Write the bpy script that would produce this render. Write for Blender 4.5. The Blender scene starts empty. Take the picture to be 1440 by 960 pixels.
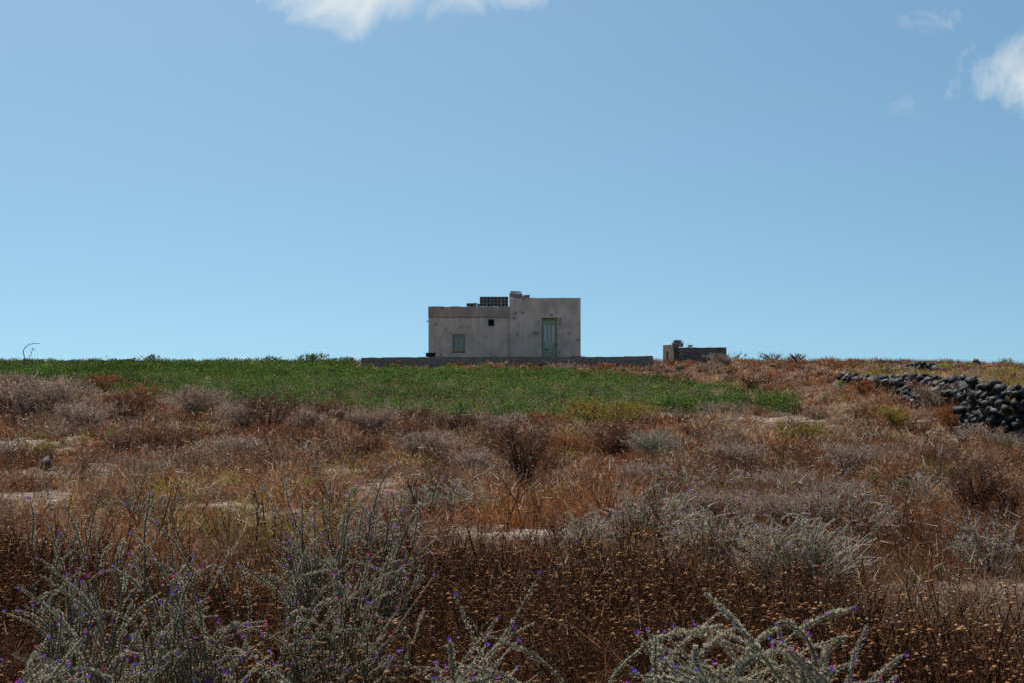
import bpy, math, random
import numpy as np
from mathutils import Vector, Matrix

random.seed(7)
rng = np.random.default_rng(7)
R = math.radians
EYE = 1.6

# ------------------------------------------------------------------ camera, sky, sun, exposure
sc = bpy.context.scene
col = sc.collection
cam_d = bpy.data.cameras.new('camera')
cam = bpy.data.objects.new('camera', cam_d); col.objects.link(cam)
cam_d.lens = 50; cam_d.sensor_width = 36; cam_d.clip_start = 0.1; cam_d.clip_end = 8000
cam.location = (0, 0, EYE)
cam.rotation_euler = (R(90) + math.atan(0.02), 0, 0)
sc.camera = cam

SUN_EL, SUN_AZ = 56, -24          # azimuth clockwise from +Y (the view direction)
world = bpy.data.worlds.new('World'); sc.world = world; world.use_nodes = True
nt = world.node_tree; nt.nodes.clear()
wout = nt.nodes.new('ShaderNodeOutputWorld')
bg = nt.nodes.new('ShaderNodeBackground'); bg.inputs['Strength'].default_value = 0.135
sky = nt.nodes.new('ShaderNodeTexSky'); sky.sky_type = 'NISHITA'
sky.sun_disc = False
sky.sun_elevation = R(SUN_EL); sky.sun_rotation = R(SUN_AZ)
sky.altitude = 0; sky.air_density = 1.0; sky.dust_density = 0.6; sky.ozone_density = 2.2
nt.links.new(bg.outputs[0], wout.inputs[0])

def wmath(op, a, b=None, c=None):
    n = nt.nodes.new('ShaderNodeMath'); n.operation = op
    for i, v in enumerate((a, b, c)):
        if v is None: continue
        if isinstance(v, (int, float)): n.inputs[i].default_value = v
        else: nt.links.new(v, n.inputs[i])
    return n.outputs[0]
tc = nt.nodes.new('ShaderNodeTexCoord')
sep = nt.nodes.new('ShaderNodeSeparateXYZ'); nt.links.new(tc.outputs['Generated'], sep.inputs[0])
az_ = wmath('ARCTAN2', sep.outputs[0], sep.outputs[1])
el_ = wmath('ARCSINE', sep.outputs[2])
cmb = nt.nodes.new('ShaderNodeCombineXYZ')
vsky = nt.nodes.new('ShaderNodeCombineXYZ')      # the hazy band of the horizon sits below the hill crest
nt.links.new(sep.outputs[0], vsky.inputs[0]); nt.links.new(sep.outputs[1], vsky.inputs[1])
nt.links.new(wmath('ADD', wmath('MULTIPLY', sep.outputs[2], 1.25), 0.17), vsky.inputs[2])
vn_ = nt.nodes.new('ShaderNodeVectorMath'); vn_.operation = 'NORMALIZE'; nt.links.new(vsky.outputs[0], vn_.inputs[0])
nt.links.new(vn_.outputs[0], sky.inputs[0])
nt.links.new(az_, cmb.inputs[0]); nt.links.new(el_, cmb.inputs[1])
cn = nt.nodes.new('ShaderNodeTexNoise'); cn.inputs['Scale'].default_value = 17; cn.inputs['Detail'].default_value = 9
cn.inputs['Roughness'].default_value = 0.6; cn.inputs['Distortion'].default_value = 0.8
nt.links.new(cmb.outputs[0], cn.inputs['Vector'])
total = None
for (a0, e0, ra, re, amp) in ((-0.115, 0.276, 0.085, 0.052, 1.35), (-0.02, 0.276, 0.095, 0.034, 0.8), (0.362, 0.200, 0.070, 0.040, 1.0), (0.322, 0.187, 0.05, 0.02, 0.5), (0.29, 0.236, 0.03, 0.014, 0.3), (0.265, 0.185, 0.06, 0.02, 0.1),
                             (-0.25, 0.255, 0.10, 0.016, 0.2), (-0.8, 0.5, 0.3, 0.08, 0.8), (1.2, 0.4, 0.3, 0.06, 0.8), (2.6, 0.35, 0.3, 0.05, 0.8)):
    dx = wmath('DIVIDE', wmath('SUBTRACT', az_, a0), ra)
    dy = wmath('DIVIDE', wmath('SUBTRACT', el_, e0), re)
    r2 = wmath('ADD', wmath('MULTIPLY', dx, dx), wmath('MULTIPLY', dy, dy))
    m = wmath('MULTIPLY', wmath('MAXIMUM', wmath('SUBTRACT', 1.0, r2), 0.0), amp)
    total = m if total is None else wmath('MAXIMUM', total, m)
dens = wmath('MULTIPLY', wmath('SUBTRACT', wmath('ADD', wmath('MULTIPLY', total, 0.68), wmath('MULTIPLY', wmath('SUBTRACT', cn.outputs['Fac'], 0.5), 1.9)), 0.17), 1.05)
gate = wmath('MINIMUM', wmath('MULTIPLY', total, 5.0), 1.0)
cl = nt.nodes.new('ShaderNodeClamp'); nt.links.new(wmath('MULTIPLY', dens, gate), cl.inputs[0])
sat = nt.nodes.new('ShaderNodeHueSaturation'); sat.inputs['Saturation'].default_value = 1.04; sat.inputs['Value'].default_value = 1.0
tint = nt.nodes.new('ShaderNodeMix'); tint.data_type = 'RGBA'; tint.blend_type = 'MULTIPLY'; tint.inputs[0].default_value = 1
nt.links.new(sky.outputs[0], tint.inputs[6]); tint.inputs[7].default_value = (.70, .835, .765, 1)
nt.links.new(tint.outputs[2], sat.inputs['Color'])
mixc = nt.nodes.new('ShaderNodeMix'); mixc.data_type = 'RGBA'
nt.links.new(cl.outputs[0], mixc.inputs[0]); nt.links.new(sat.outputs[0], mixc.inputs[6])
mixc.inputs[7].default_value = (6.4, 6.5, 6.2, 1)
nt.links.new(mixc.outputs[2], bg.inputs['Color'])

sun_d = bpy.data.lights.new('sun', 'SUN'); sun_d.energy = 5.0; sun_d.angle = R(0.5); sun_d.color = (1, 0.90, 0.78)
sun = bpy.data.objects.new('sun', sun_d); col.objects.link(sun)
sv = Vector((math.sin(R(SUN_AZ)) * math.cos(R(SUN_EL)), math.cos(R(SUN_AZ)) * math.cos(R(SUN_EL)), math.sin(R(SUN_EL))))
sun.rotation_euler = sv.to_track_quat('Z', 'Y').to_euler()

sc.view_settings.view_transform = 'Standard'; sc.view_settings.look = 'None'
sc.view_settings.exposure = 0.08; sc.view_settings.gamma = 1.0
sc.render.engine = 'CYCLES'
sc.cycles.max_bounces = 6; sc.cycles.diffuse_bounces = 3; sc.cycles.glossy_bounces = 2; sc.cycles.transmission_bounces = 4

# ------------------------------------------------------------------ numpy noise and terrain
_tab = np.random.default_rng(3).random((256, 256))
def vnoise(x, y):
    xi = np.floor(x).astype(int); yi = np.floor(y).astype(int)
    fx = x - xi; fy = y - yi
    fx = fx * fx * (3 - 2 * fx); fy = fy * fy * (3 - 2 * fy)
    a = _tab[xi & 255, yi & 255]; b = _tab[(xi + 1) & 255, yi & 255]
    c = _tab[xi & 255, (yi + 1) & 255]; d = _tab[(xi + 1) & 255, (yi + 1) & 255]
    return (a * (1 - fx) + b * fx) * (1 - fy) + (c * (1 - fx) + d * fx) * fy
def fbm(x, y, s=1.0, o=4):
    v = 0; amp = 0.5; t = 0
    for k in range(o):
        v = v + amp * vnoise(x * s + 17.3 * k, y * s + 9.1 * k); t += amp
        amp *= 0.5; s *= 2.03
    return v / t
def sstep(a, b, x):
    t = np.clip((x - a) / (b - a), 0, 1); return t * t * (3 - 2 * t)

G_D = [-60, 0, 8, 16.7, 25, 40, 50, 60, 70, 80, 86, 92, 100, 150, 400, 4000]
G_Z = [-.3, 0, .0, .10, .14, .20, .45, .85, 1.33, 1.80, 2.02, 2.10, 1.9, 0, -4, -60]
W_D = [0, 10, 20, 29, 30, 31, 33, 38, 42, 46, 50, 56, 60, 66]
W_X = [14, 14, 13, 11.6, 10.5, 10.1, 10.35, 11.9, 12.2, 12.5, 13.5, 14.0, 13.9, 13.7]
T_D = [0, 28, 33, 46, 60, 72, 85, 92, 100, 150]
T_Z = [1.1, 1.20, 1.22, 1.32, 1.38, 1.66, 1.95, 2.0, 1.9, 0]
def gz(x, D):
    x = np.asarray(x, float); D = np.asarray(D, float)
    z = np.interp(D, G_D, G_Z)
    z = z + 0.10 * sstep(5, 12, x) * sstep(26, 40, D) * sstep(75, 60, D)
    near = sstep(120, 70, D)
    z = z + (fbm(x, D, .16, 3) - .5) * .28 * near * sstep(2, 9, D) * (0.35 + 0.65 * sstep(45, 30, D))
    z = z + (fbm(x + 40, D, .9, 3) - .5) * .08 * near
    z = z + (fbm(x + 9, D + 5, 5.0, 2) - .5) * .022 * sstep(60, 20, D)
    z = z - .26 * sstep(6, 10, x) * sstep(14, 25, D) * sstep(37, 33, D)
    z = z - .17 * sstep(-7, -13, x) * sstep(70, 84, D)
    # gentle fall of the crest to the right
    z = z - 0.25 * sstep(20, 36, x) * sstep(60, 85, D)
    wx = np.interp(D, W_D, W_X)
    tz = np.interp(D, T_D, T_Z) + (fbm(x, D, .5, 3) - .5) * .12
    f = sstep(0.05, 0.55, x - wx) * sstep(70, 62, D) * sstep(-20, 5, D)
    z = z * (1 - f) + np.maximum(tz, z) * f
    return z
def proj(x, D, z):
    return 720 + 2000 * x / D, 520 - 2000 * (z - EYE) / D
_DD = np.concatenate([np.arange(2.5, 30, .05), np.arange(30, 95, .1)])
def gp(px, py):
    """ground point seen at this direction"""
    x = (px - 720) / 2000 * _DD
    y = proj(x, _DD, gz(x, _DD))[1]
    i = np.argmax(y <= py) if (y <= py).any() else int(np.argmin(y))
    return float(x[i]), float(_DD[i])
def in_poly(px, py, poly):
    ins = np.zeros(np.shape(px), bool)
    n = len(poly)
    for i in range(n):
        x0, y0 = poly[i]; x1, y1 = poly[(i + 1) % n]
        if y0 == y1: continue
        c = ((y0 > py) != (y1 > py)) & (px < (x1 - x0) * (py - y0) / (y1 - y0) + x0)
        ins ^= c
    return ins
# outline of the crop field on the ground, in metres
_fp = [(-320, 511), (0, 528), (120, 548), (250, 565), (400, 577), (560, 590), (680, 599), (790, 601), (930, 584), (1044, 586), (1054, 560), (1066, 562), (1068, 586), (1122, 581), (1118, 572),
       (1062, 553), (960, 540), (850, 528), (700, 523), (560, 522), (503, 521), (497, 514)]
FIELD = [gp(*p) for p in _fp] + [(-3.2 * 3, 88), (-18, 91), (-50, 91)]
FIELD = [(x, D) for x, D in FIELD]
def in_field(x, D):
    j = (fbm(x, D, .5, 2) - .5) * 1.6
    j2 = (fbm(x + 3, D, 1.7, 2) - .5) * 2.6
    return in_poly(x + j * .3, D + j + j2, FIELD)
SAND = [(60, 668, 75, 10, 1), (75, 698, 85, 9, .9), (30, 628, 60, 14, .9), (320, 712, 95, 7, .62), (420, 722, 40, 7, .6), (530, 688, 45, 20, .9), (620, 708, 60, 10, .9), (648, 748, 45, 12, 1),
        (480, 663, 35, 9, .7), (810, 762, 55, 12, 1), (720, 752, 50, 9, .7), (900, 745, 50, 6, .6), (965, 583, 60, 7, .9), (1100, 592, 40, 10, .9), (1330, 830, 150, 14, 1), (1430, 835, 50, 12, 1), (1250, 795, 80, 10, .8),
        (560, 725, 60, 6, .6), (150, 655, 60, 6, .5), (1020, 610, 60, 6, .5), (300, 650, 30, 5, .4), (1400, 546, 80, 10, .7), (1050, 775, 80, 8, .5)]
SANDW = []
for (px, py, rx, ry, a) in SAND:
    x, D = gp(px, py); _, Da = gp(px, py - ry); _, Db = gp(px, py + ry)
    SANDW.append((x, D, max(.3, rx / 2000 * D), max(.35, (Da - Db) / 2) * .75, a * .85))
def sand(x, D):
    m = np.zeros(np.shape(x))
    for (cx, cy, rx, ry, a) in SANDW:
        m = np.maximum(m, a * np.clip(1.5 - np.hypot((x - cx) / rx, (D - cy) / ry), 0, 1))
    n = fbm(x + 5, D - 3, 1.3, 5); n2 = fbm(x - 15, D + 3, 5.5, 3)
    return np.clip((m * 1.5 + (n - .52) * 2.4 + (n2 - .54) * 3.4), 0, 1) * (m > 0)

# ------------------------------------------------------------------ mesh helpers
def build_np(name, V, F, C, mat, parent=None, smooth=False):
    me = bpy.data.meshes.new(name)
    V = np.ascontiguousarray(V, np.float32); F = np.ascontiguousarray(F, np.int32); k = F.shape[1]
    me.vertices.add(len(V)); me.vertices.foreach_set('co', V.ravel())
    me.loops.add(F.size); me.loops.foreach_set('vertex_index', F.ravel())
    me.polygons.add(len(F)); me.polygons.foreach_set('loop_start', np.arange(0, F.size, k, dtype=np.int32))
    if smooth: me.polygons.foreach_set('use_smooth', np.ones(len(F), bool))
    me.update(calc_edges=True)
    if C is not None:
        C = np.asarray(C, np.float32)
        if C.shape[1] == 3: C = np.concatenate([C, np.ones((len(C), 1), np.float32)], 1)
        at = me.attributes.new('Col', 'FLOAT_COLOR', 'POINT'); at.data.foreach_set('color', C.ravel())
    me.materials.append(mat)
    o = bpy.data.objects.new(name, me); col.objects.link(o)
    if parent: o.parent = parent
    return o
class Bag:
    def __init__(s): s.V = []; s.F = []; s.C = []; s.n = 0
    def add(s, V, F, C):
        V = np.asarray(V, float).reshape(-1, 3); C = np.asarray(C, float)
        if C.ndim == 1: C = np.tile(C, (len(V), 1))
        s.V.append(V); s.F.append(np.asarray(F) + s.n); s.C.append(C); s.n += len(V)
    def arr(s): return np.concatenate(s.V), np.concatenate(s.F), np.concatenate(s.C)
    def build(s, name, mat, parent=None, smooth=False):
        return build_np(name, *s.arr(), mat, parent, smooth)
def norm(v): return v / np.maximum(np.linalg.norm(v, axis=-1, keepdims=True), 1e-9)
def blades(P, d, L, W, C, seg=1, droop=0.0, tipC=None):
    """thin tapering blades: triangle (seg 1) or bent three-triangle blade (seg 2)"""
    N = len(P); L = np.broadcast_to(L, (N,))[:, None]; W = np.broadcast_to(W, (N,))[:, None]
    d = norm(d); s = norm(np.cross(d, rng.normal(size=(N, 3)))) * W / 2
    C = np.broadcast_to(C, (N, 3)); tipC = C if tipC is None else np.broadcast_to(tipC, (N, 3))
    if seg == 1:
        V = np.stack([P - s, P + s, P + d * L], 1).reshape(-1, 3)
        F = np.arange(3 * N).reshape(-1, 3); CC = np.stack([C, C, tipC], 1).reshape(-1, 3)
    else:
        dr = np.zeros((N, 3)); dr[:, 2] = -droop
        m = P + d * L * .55 + norm(np.cross(s, d)) * L * .06
        t = P + d * L + dr * L
        V = np.stack([P - s, P + s, m - s * .7, m + s * .7, t], 1).reshape(-1, 3)
        b = np.arange(N)[:, None] * 5
        F = np.concatenate([b + [0, 1, 3], b + [0, 3, 2], b + [2, 3, 4]]); CC = np.stack([C, C, C, tipC, tipC], 1).reshape(-1, 3)
    return V, F, CC
def leaves(P, d, L, W, C, curl=.15):
    N = len(P); L = np.broadcast_to(L, (N,))[:, None]; W = np.broadcast_to(W, (N,))[:, None]
    d = norm(d); s = norm(np.cross(d, rng.normal(size=(N, 3)))); u = np.cross(d, s)
    m = P + d * L * .45 + u * L * curl
    V = np.stack([P, m - s * W / 2, m + s * W / 2, P + d * L], 1).reshape(-1, 3)
    b = np.arange(N)[:, None] * 4
    F = np.concatenate([b + [0, 1, 2], b + [1, 3, 2]]); C = np.broadcast_to(C, (N, 3))
    return V, F, np.repeat(C, 4, axis=0)
def tubes(P, r, C, sides=3):
    """P (N,K,3) polylines, r (N,K) radii"""
    N, K, _ = P.shape
    T = np.gradient(P, axis=1); T = norm(T)
    ref = np.where(np.abs(T[..., 2:3]) > .9, np.array([1., 0, 0]), np.array([0, 0, 1.]))
    a = norm(np.cross(T, ref)); b = np.cross(T, a)
    ang = np.arange(sides) * 2 * math.pi / sides
    V = P[:, :, None] + r[:, :, None, None] * (a[:, :, None] * np.cos(ang)[None, None, :, None] + b[:, :, None] * np.sin(ang)[None, None, :, None])
    idx = np.arange(N * K * sides).reshape(N, K, sides)
    i0 = idx[:, :-1, :]; i1 = np.roll(i0, -1, 2); j0 = idx[:, 1:, :]; j1 = np.roll(j0, -1, 2)
    F = np.concatenate([np.stack([i0, i1, j1], -1).reshape(-1, 3), np.stack([i0, j1, j0], -1).reshape(-1, 3)])
    C = np.asarray(C, float)
    CC = np.tile(C, (N * K * sides, 1)) if C.ndim == 1 else np.repeat(C, K * sides, axis=0)
    return V.reshape(-1, 3), F, CC
def curve_pts(p0, p1, p2, K):
    t = np.linspace(0, 1, K)[None, :, None]
    return (1 - t) ** 2 * p0[:, None] + 2 * t * (1 - t) * p1[:, None] + t ** 2 * p2[:, None]
def rdir(n, up=.5, upvar=.4):
    a = rng.random(n) * 2 * math.pi; v = np.stack([np.cos(a), np.sin(a), up + rng.normal(size=n) * upvar], 1)
    return norm(v)
def vary(c, n, a=.15, h=.05):
    c = np.asarray(c, float)
    return np.clip(c * (1 + rng.normal(size=(n, 1)) * a) * (1 + rng.normal(size=(n, 3)) * h), .003, .95)

# ------------------------------------------------------------------ materials
def mat_new(name):
    m = bpy.data.materials.new(name); m.use_nodes = True
    m.node_tree.nodes.clear(); return m, m.node_tree
def N_(t, typ, **kw):
    n = t.nodes.new(typ)
    for k, v in kw.items(): setattr(n, k, v)
    return n
def veg_mat(name, transl=.35, rough=.7, spec=.2):
    m, t = mat_new(name)
    out = N_(t, 'ShaderNodeOutputMaterial'); at = N_(t, 'ShaderNodeAttribute'); at.attribute_name = 'Col'
    p = N_(t, 'ShaderNodeBsdfPrincipled'); p.inputs['Roughness'].default_value = rough; p.inputs['Specular IOR Level'].default_value = spec
    t.links.new(at.outputs['Color'], p.inputs['Base Color'])
    if transl:
        tr = N_(t, 'ShaderNodeBsdfTranslucent'); t.links.new(at.outputs['Color'], tr.inputs['Color'])
        mx = N_(t, 'ShaderNodeMixShader'); mx.inputs[0].default_value = transl
        t.links.new(p.outputs[0], mx.inputs[1]); t.links.new(tr.outputs[0], mx.inputs[2]); t.links.new(mx.outputs[0], out.inputs[0])
    else: t.links.new(p.outputs[0], out.inputs[0])
    return m
def ramp(t, fac, stops):
    r = N_(t, 'ShaderNodeValToRGB'); e = r.color_ramp.elements
    while len(e) < len(stops): e.new(.5)
    for i, (p, c) in enumerate(stops): e[i].position = p; e[i].color = (*c, 1)
    t.links.new(fac, r.inputs[0]); return r.outputs[0]
def noise(t, vec, scale, detail=4, rough=.55):
    n = N_(t, 'ShaderNodeTexNoise'); n.inputs['Scale'].default_value = scale; n.inputs['Detail'].default_value = detail; n.inputs['Roughness'].default_value = rough
    t.links.new(vec, n.inputs['Vector']); return n.outputs['Fac']
def mixrgb(t, fac, a, b, mode='MIX'):
    n = N_(t, 'ShaderNodeMix', data_type='RGBA', blend_type=mode)
    for i, v in ((0, fac), (6, a), (7, b)):
        if isinstance(v, (int, float)): n.inputs[i].default_value = v
        elif isinstance(v, tuple): n.inputs[i].default_value = (*v, 1)
        else: t.links.new(v, n.inputs[i])
    return n.outputs[2]
def surf(name, colfn, rough=.85, bump=None, bdist=.02):
    m, t = mat_new(name)
    out = N_(t, 'ShaderNodeOutputMaterial'); p = N_(t, 'ShaderNodeBsdfPrincipled'); p.inputs['Roughness'].default_value = rough
    p.inputs['Specular IOR Level'].default_value = .25
    tcn = N_(t, 'ShaderNodeTexCoord'); v = tcn.outputs['Object']
    c = colfn(t, v)
    if isinstance(c, tuple): p.inputs['Base Color'].default_value = (*c, 1)
    else: t.links.new(c, p.inputs['Base Color'])
    if bump:
        b = N_(t, 'ShaderNodeBump'); b.inputs['Distance'].default_value = bdist; b.inputs['Strength'].default_value = .8
        t.links.new(noise(t, v, bump, 6, .65), b.inputs['Height']); t.links.new(b.outputs[0], p.inputs['Normal'])
    t.links.new(p.outputs[0], out.inputs[0]); return m
def mapping(t, v, s):
    n = N_(t, 'ShaderNodeMapping'); n.inputs['Scale'].default_value = s; t.links.new(v, n.inputs[0]); return n.outputs[0]

def plaster_col(base, dark, pink):
    def f(t, v):
        big = noise(t, v, .9, 5, .6)
        c = mixrgb(t, ramp(t, big, [(.40, (0, 0, 0)), (.58, (1, 1, 1))]), dark, base)
        st = noise(t, mapping(t, v, (2.6, 2.6, .6)), 1.5, 5, .62)
        c = mixrgb(t, ramp(t, st, [(.36, (.7, .7, .7)), (.56, (0, 0, 0))]), c, dark)
        fine = noise(t, v, 9, 5, .7)
        c = mixrgb(t, ramp(t, fine, [(.45, (0, 0, 0)), (.8, (.6, .6, .6))]), c, pink)
        sp = noise(t, v, 2.3, 2, .4)
        c = mixrgb(t, ramp(t, sp, [(.30, (.7, .7, .7)), (.37, (0, 0, 0))]), c, tuple(x * .45 for x in dark))
        return c
    return f
M = {}
M['plaster'] = surf('weathered_plaster', plaster_col((.88, .645, .49), (.62, .46, .35), (.84, .56, .42)), .9, 14, .02)
M['plaster_grey'] = surf('grey_render', plaster_col((.86, .645, .50), (.57, .43, .335), (.78, .55, .42)), .9, 14, .02)
M['parapet'] = surf('parapet_render', plaster_col((.66, .46, .345), (.42, .30, .225), (.66, .44, .335)), .9, 14, .02)
M['stone_render'] = surf('outbuilding_render', plaster_col((.26, .205, .17), (.15, .12, .10), (.28, .21, .17)), .9, 10, .03)
def brick_c(t, v):
    b = N_(t, 'ShaderNodeTexBrick'); b.inputs['Scale'].default_value = 1; b.inputs['Brick Width'].default_value = .4; b.inputs['Row Height'].default_value = .2
    b.inputs['Mortar Size'].default_value = .012; b.inputs['Color1'].default_value = (.38, .28, .21, 1); b.inputs['Color2'].default_value = (.30, .22, .165, 1); b.inputs['Mortar'].default_value = (.06, .05, .045, 1)
    mp = N_(t, 'ShaderNodeMapping'); mp.inputs['Rotation'].default_value = (R(90), 0, 0); t.links.new(v, mp.inputs[0]); t.links.new(mp.outputs[0], b.inputs['Vector'])
    return mixrgb(t, ramp(t, noise(t, v, 3, 5, .6), [(.35, (0, 0, 0)), (.7, (.6, .6, .6))]), b.outputs[0], (.34, .28, .24))
M['blockwork'] = surf('concrete_blockwork', brick_c, .95, 12, .03)
M['cement'] = surf('cement_block', lambda t, v: ramp(t, noise(t, v, 6, 4), [(.3, (.20, .165, .14)), (.7, (.34, .28, .235))]), .95, 20, .02)
M['rubble'] = surf('rubble_block', lambda t, v: ramp(t, noise(t, v, 4, 4), [(.3, (.26, .205, .165)), (.7, (.44, .34, .27))]), .95, 12, .03)
M['capstone'] = surf('pale_cap', lambda t, v: ramp(t, noise(t, v, 5, 4), [(.3, (.2, .18, .16)), (.7, (.42, .38, .33))]), .95, 12, .02)
M['green'] = surf('faded_green_paint', lambda t, v: mixrgb(t, ramp(t, noise(t, mapping(t, v, (6, 6, 1.2)), 2.5, 4, .6), [(.40, (0, 0, 0)), (.72, (1, 1, 1))]), (.29, .35, .20), (.46, .48, .33)), .7)
M['green_dark'] = surf('green_frame_paint', lambda t, v: mixrgb(t, ramp(t, noise(t, v, 5, 4, .6), [(.5, (0, 0, 0)), (.66, (1, 1, 1))]), (.25, .29, .16), (.24, .13, .065)), .7)
M['panel'] = surf('bleached_panel_paint', lambda t, v: mixrgb(t, noise(t, v, 6, 4, .6), (.45, .50, .41), (.62, .62, .53)), .7)
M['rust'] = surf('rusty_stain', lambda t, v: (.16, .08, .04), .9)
M['blueframe'] = surf('blue_grey_frame', lambda t, v: (.10, .13, .15), .8)
M['black'] = surf('black_plastic', lambda t, v: (.006, .006, .007), .6)
M['dark'] = surf('dark_interior', lambda t, v: (.01, .01, .01), .9)
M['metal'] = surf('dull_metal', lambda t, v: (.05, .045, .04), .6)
def lava(t, v):
    c = ramp(t, noise(t, v, 3.5, 4, .6), [(.3, (.006, .006, .007)), (.55, (.020, .019, .020)), (.78, (.17, .16, .15))])
    at = N_(t, 'ShaderNodeAttribute'); at.attribute_name = 'Col'
    return mixrgb(t, 1.0, c, at.outputs['Color'], 'MULTIPLY')
M['lava'] = surf('dark_lava_stone', lava, .6, 12, .03)
M['dry'] = veg_mat('dry_stalks', .42, 1.0, .02)
M['daisy'] = veg_mat('dried_daisy', .25, 1.0, .02)
M['leaf'] = veg_mat('green_leaves', .42, .9, .05)
M['silver'] = veg_mat('hairy_silver_leaves', .25, 1.0, .05)
M['petal'] = veg_mat('petals', .45, .6)
M['wood'] = veg_mat('bare_wood', 0, .85)
M['seed'] = veg_mat('pale_seed', .2, .7)

def ground_mat():
    m, t = mat_new('dry_earth')
    out = N_(t, 'ShaderNodeOutputMaterial'); p = N_(t, 'ShaderNodeBsdfPrincipled'); p.inputs['Roughness'].default_value = .95; p.inputs['Specular IOR Level'].default_value = .15
    v = N_(t, 'ShaderNodeTexCoord').outputs['Object']
    at = N_(t, 'ShaderNodeAttribute'); at.attribute_name = 'Col'
    n = noise(t, v, 2.2, 8, .65)
    earth = ramp(t, n, [(.28, (.055, .03, .02)), (.5, (.13, .07, .042)), (.75, (.22, .14, .10))])
    sandc = ramp(t, noise(t, v, 3.5, 8, .7), [(.3, (.17, .11, .08)), (.5, (.34, .265, .205)), (.75, (.58, .49, .40))])
    sepn = N_(t, 'ShaderNodeSeparateColor'); t.links.new(at.outputs['Color'], sepn.inputs[0])
    c = mixrgb(t, sepn.outputs[0], earth, sandc)
    soil = ramp(t, noise(t, v, 4, 6, .6), [(.3, (.07, .045, .032)), (.7, (.17, .12, .09))])
    c = mixrgb(t, sepn.outputs[1], c, soil)
    grit = ramp(t, noise(t, v, 40, 3, .7), [(.35, (.5, .5, .5)), (.6, (1, 1, 1))])
    c = mixrgb(t, .7, c, grit, 'MULTIPLY')
    t.links.new(c, p.inputs['Base Color'])
    b = N_(t, 'ShaderNodeBump'); b.inputs['Distance'].default_value = .05; t.links.new(noise(t, v, 14, 7, .7), b.inputs['Height']); t.links.new(b.outputs[0], p.inputs['Normal'])
    t.links.new(p.outputs[0], out.inputs[0]); return m

# ------------------------------------------------------------------ object helpers
def tag(o, label=None, cat=None, group=None, kind=None):
    if label: o['label'] = label
    if cat: o['category'] = cat
    if group: o['group'] = group
    if kind: o['kind'] = kind
    return o
def empty(name, loc, rz=0, **k):
    o = bpy.data.objects.new(name, None); col.objects.link(o); o.location = loc; o.rotation_euler = (0, 0, rz)
    o.empty_display_size = .1
    return tag(o, **k)
def boxes(name, bl, mat, parent=None, jit=0.0, loc=None):
    """bl: list of (x0,x1,y0,y1,z0,z1) merged into one mesh"""
    V = []; F = []
    for (x0, x1, y0, y1, z0, z1) in bl:
        b = len(V)
        V += [(x + random.uniform(-jit, jit), y + random.uniform(-jit, jit), z + random.uniform(-jit, jit)) for z in (z0, z1) for (x, y) in ((x0, y0), (x1, y0), (x1, y1), (x0, y1))]
        F += [tuple(b + i for i in f) for f in ((3, 2, 1, 0), (4, 5, 6, 7), (0, 1, 5, 4), (1, 2, 6, 5), (2, 3, 7, 6), (3, 0, 4, 7))]
    me = bpy.data.meshes.new(name); me.from_pydata(V, [], F); me.materials.append(mat)
    o = bpy.data.objects.new(name, me); col.objects.link(o)
    if parent: o.parent = parent
    if loc: o.location = loc
    return o
def wall_grid(x0, x1, z0, z1, y0, y1, holes, nx=40, chip=.02):
    """a wall slab facing -Y with real openings and a slightly worn top edge; returns V, F (quads)"""
    xs = sorted(set([x0, x1] + [h[0] for h in holes] + [h[1] for h in holes] + list(np.linspace(x0, x1, nx))))
    zs = sorted(set([z0, z1] + [h[2] for h in holes] + [h[3] for h in holes]))
    idx = {}; V = []; F = []
    def vi(x, y, z):
        k = (round(x, 4), round(y, 4), round(z, 4))
        if k not in idx:
            idx[k] = len(V); dz = 0
            if abs(z - z1) < 1e-6: dz = (float(vnoise(np.array(x * 3.1 + 50), np.array(2.2))) - .8) * chip
            V.append((x, y, z + dz))
        return idx[k]
    solid = lambda xa, xb, za, zb: not any(h[0] <= (xa + xb) / 2 <= h[1] and h[2] <= (za + zb) / 2 <= h[3] for h in holes)
    nxs, nzs = len(xs) - 1, len(zs) - 1
    S = [[solid(xs[i], xs[i + 1], zs[j], zs[j + 1]) for j in range(nzs)] for i in range(nxs)]
    for i in range(nxs):
        for j in range(nzs):
            if not S[i][j]: continue
            a, b, c, d = xs[i], xs[i + 1], zs[j], zs[j + 1]
            F.append((vi(a, y0, c), vi(b, y0, c), vi(b, y0, d), vi(a, y0, d)))
            F.append((vi(b, y1, c), vi(a, y1, c), vi(a, y1, d), vi(b, y1, d)))
            if i == 0 or not S[i - 1][j]: F.append((vi(a, y1, c), vi(a, y0, c), vi(a, y0, d), vi(a, y1, d)))
            if i == nxs - 1 or not S[i + 1][j]: F.append((vi(b, y0, c), vi(b, y1, c), vi(b, y1, d), vi(b, y0, d)))
            if j == 0 or not S[i][j - 1]: F.append((vi(a, y1, c), vi(b, y1, c), vi(b, y0, c), vi(a, y0, c)))
            if j == nzs - 1 or not S[i][j + 1]: F.append((vi(a, y0, d), vi(b, y0, d), vi(b, y1, d), vi(a, y1, d)))
    return V, F
def mesh_obj(name, V, F, mat, parent=None):
    me = bpy.data.meshes.new(name); me.from_pydata(V, [], F); me.materials.append(mat)
    o = bpy.data.objects.new(name, me); col.objects.link(o)
    if parent: o.parent = parent
    return o
def copy_tree(o, parent=None):
    c = o.copy(); col.objects.link(c); c.parent = parent
    for ch in o.children: copy_tree(ch, c)
    return c

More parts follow.
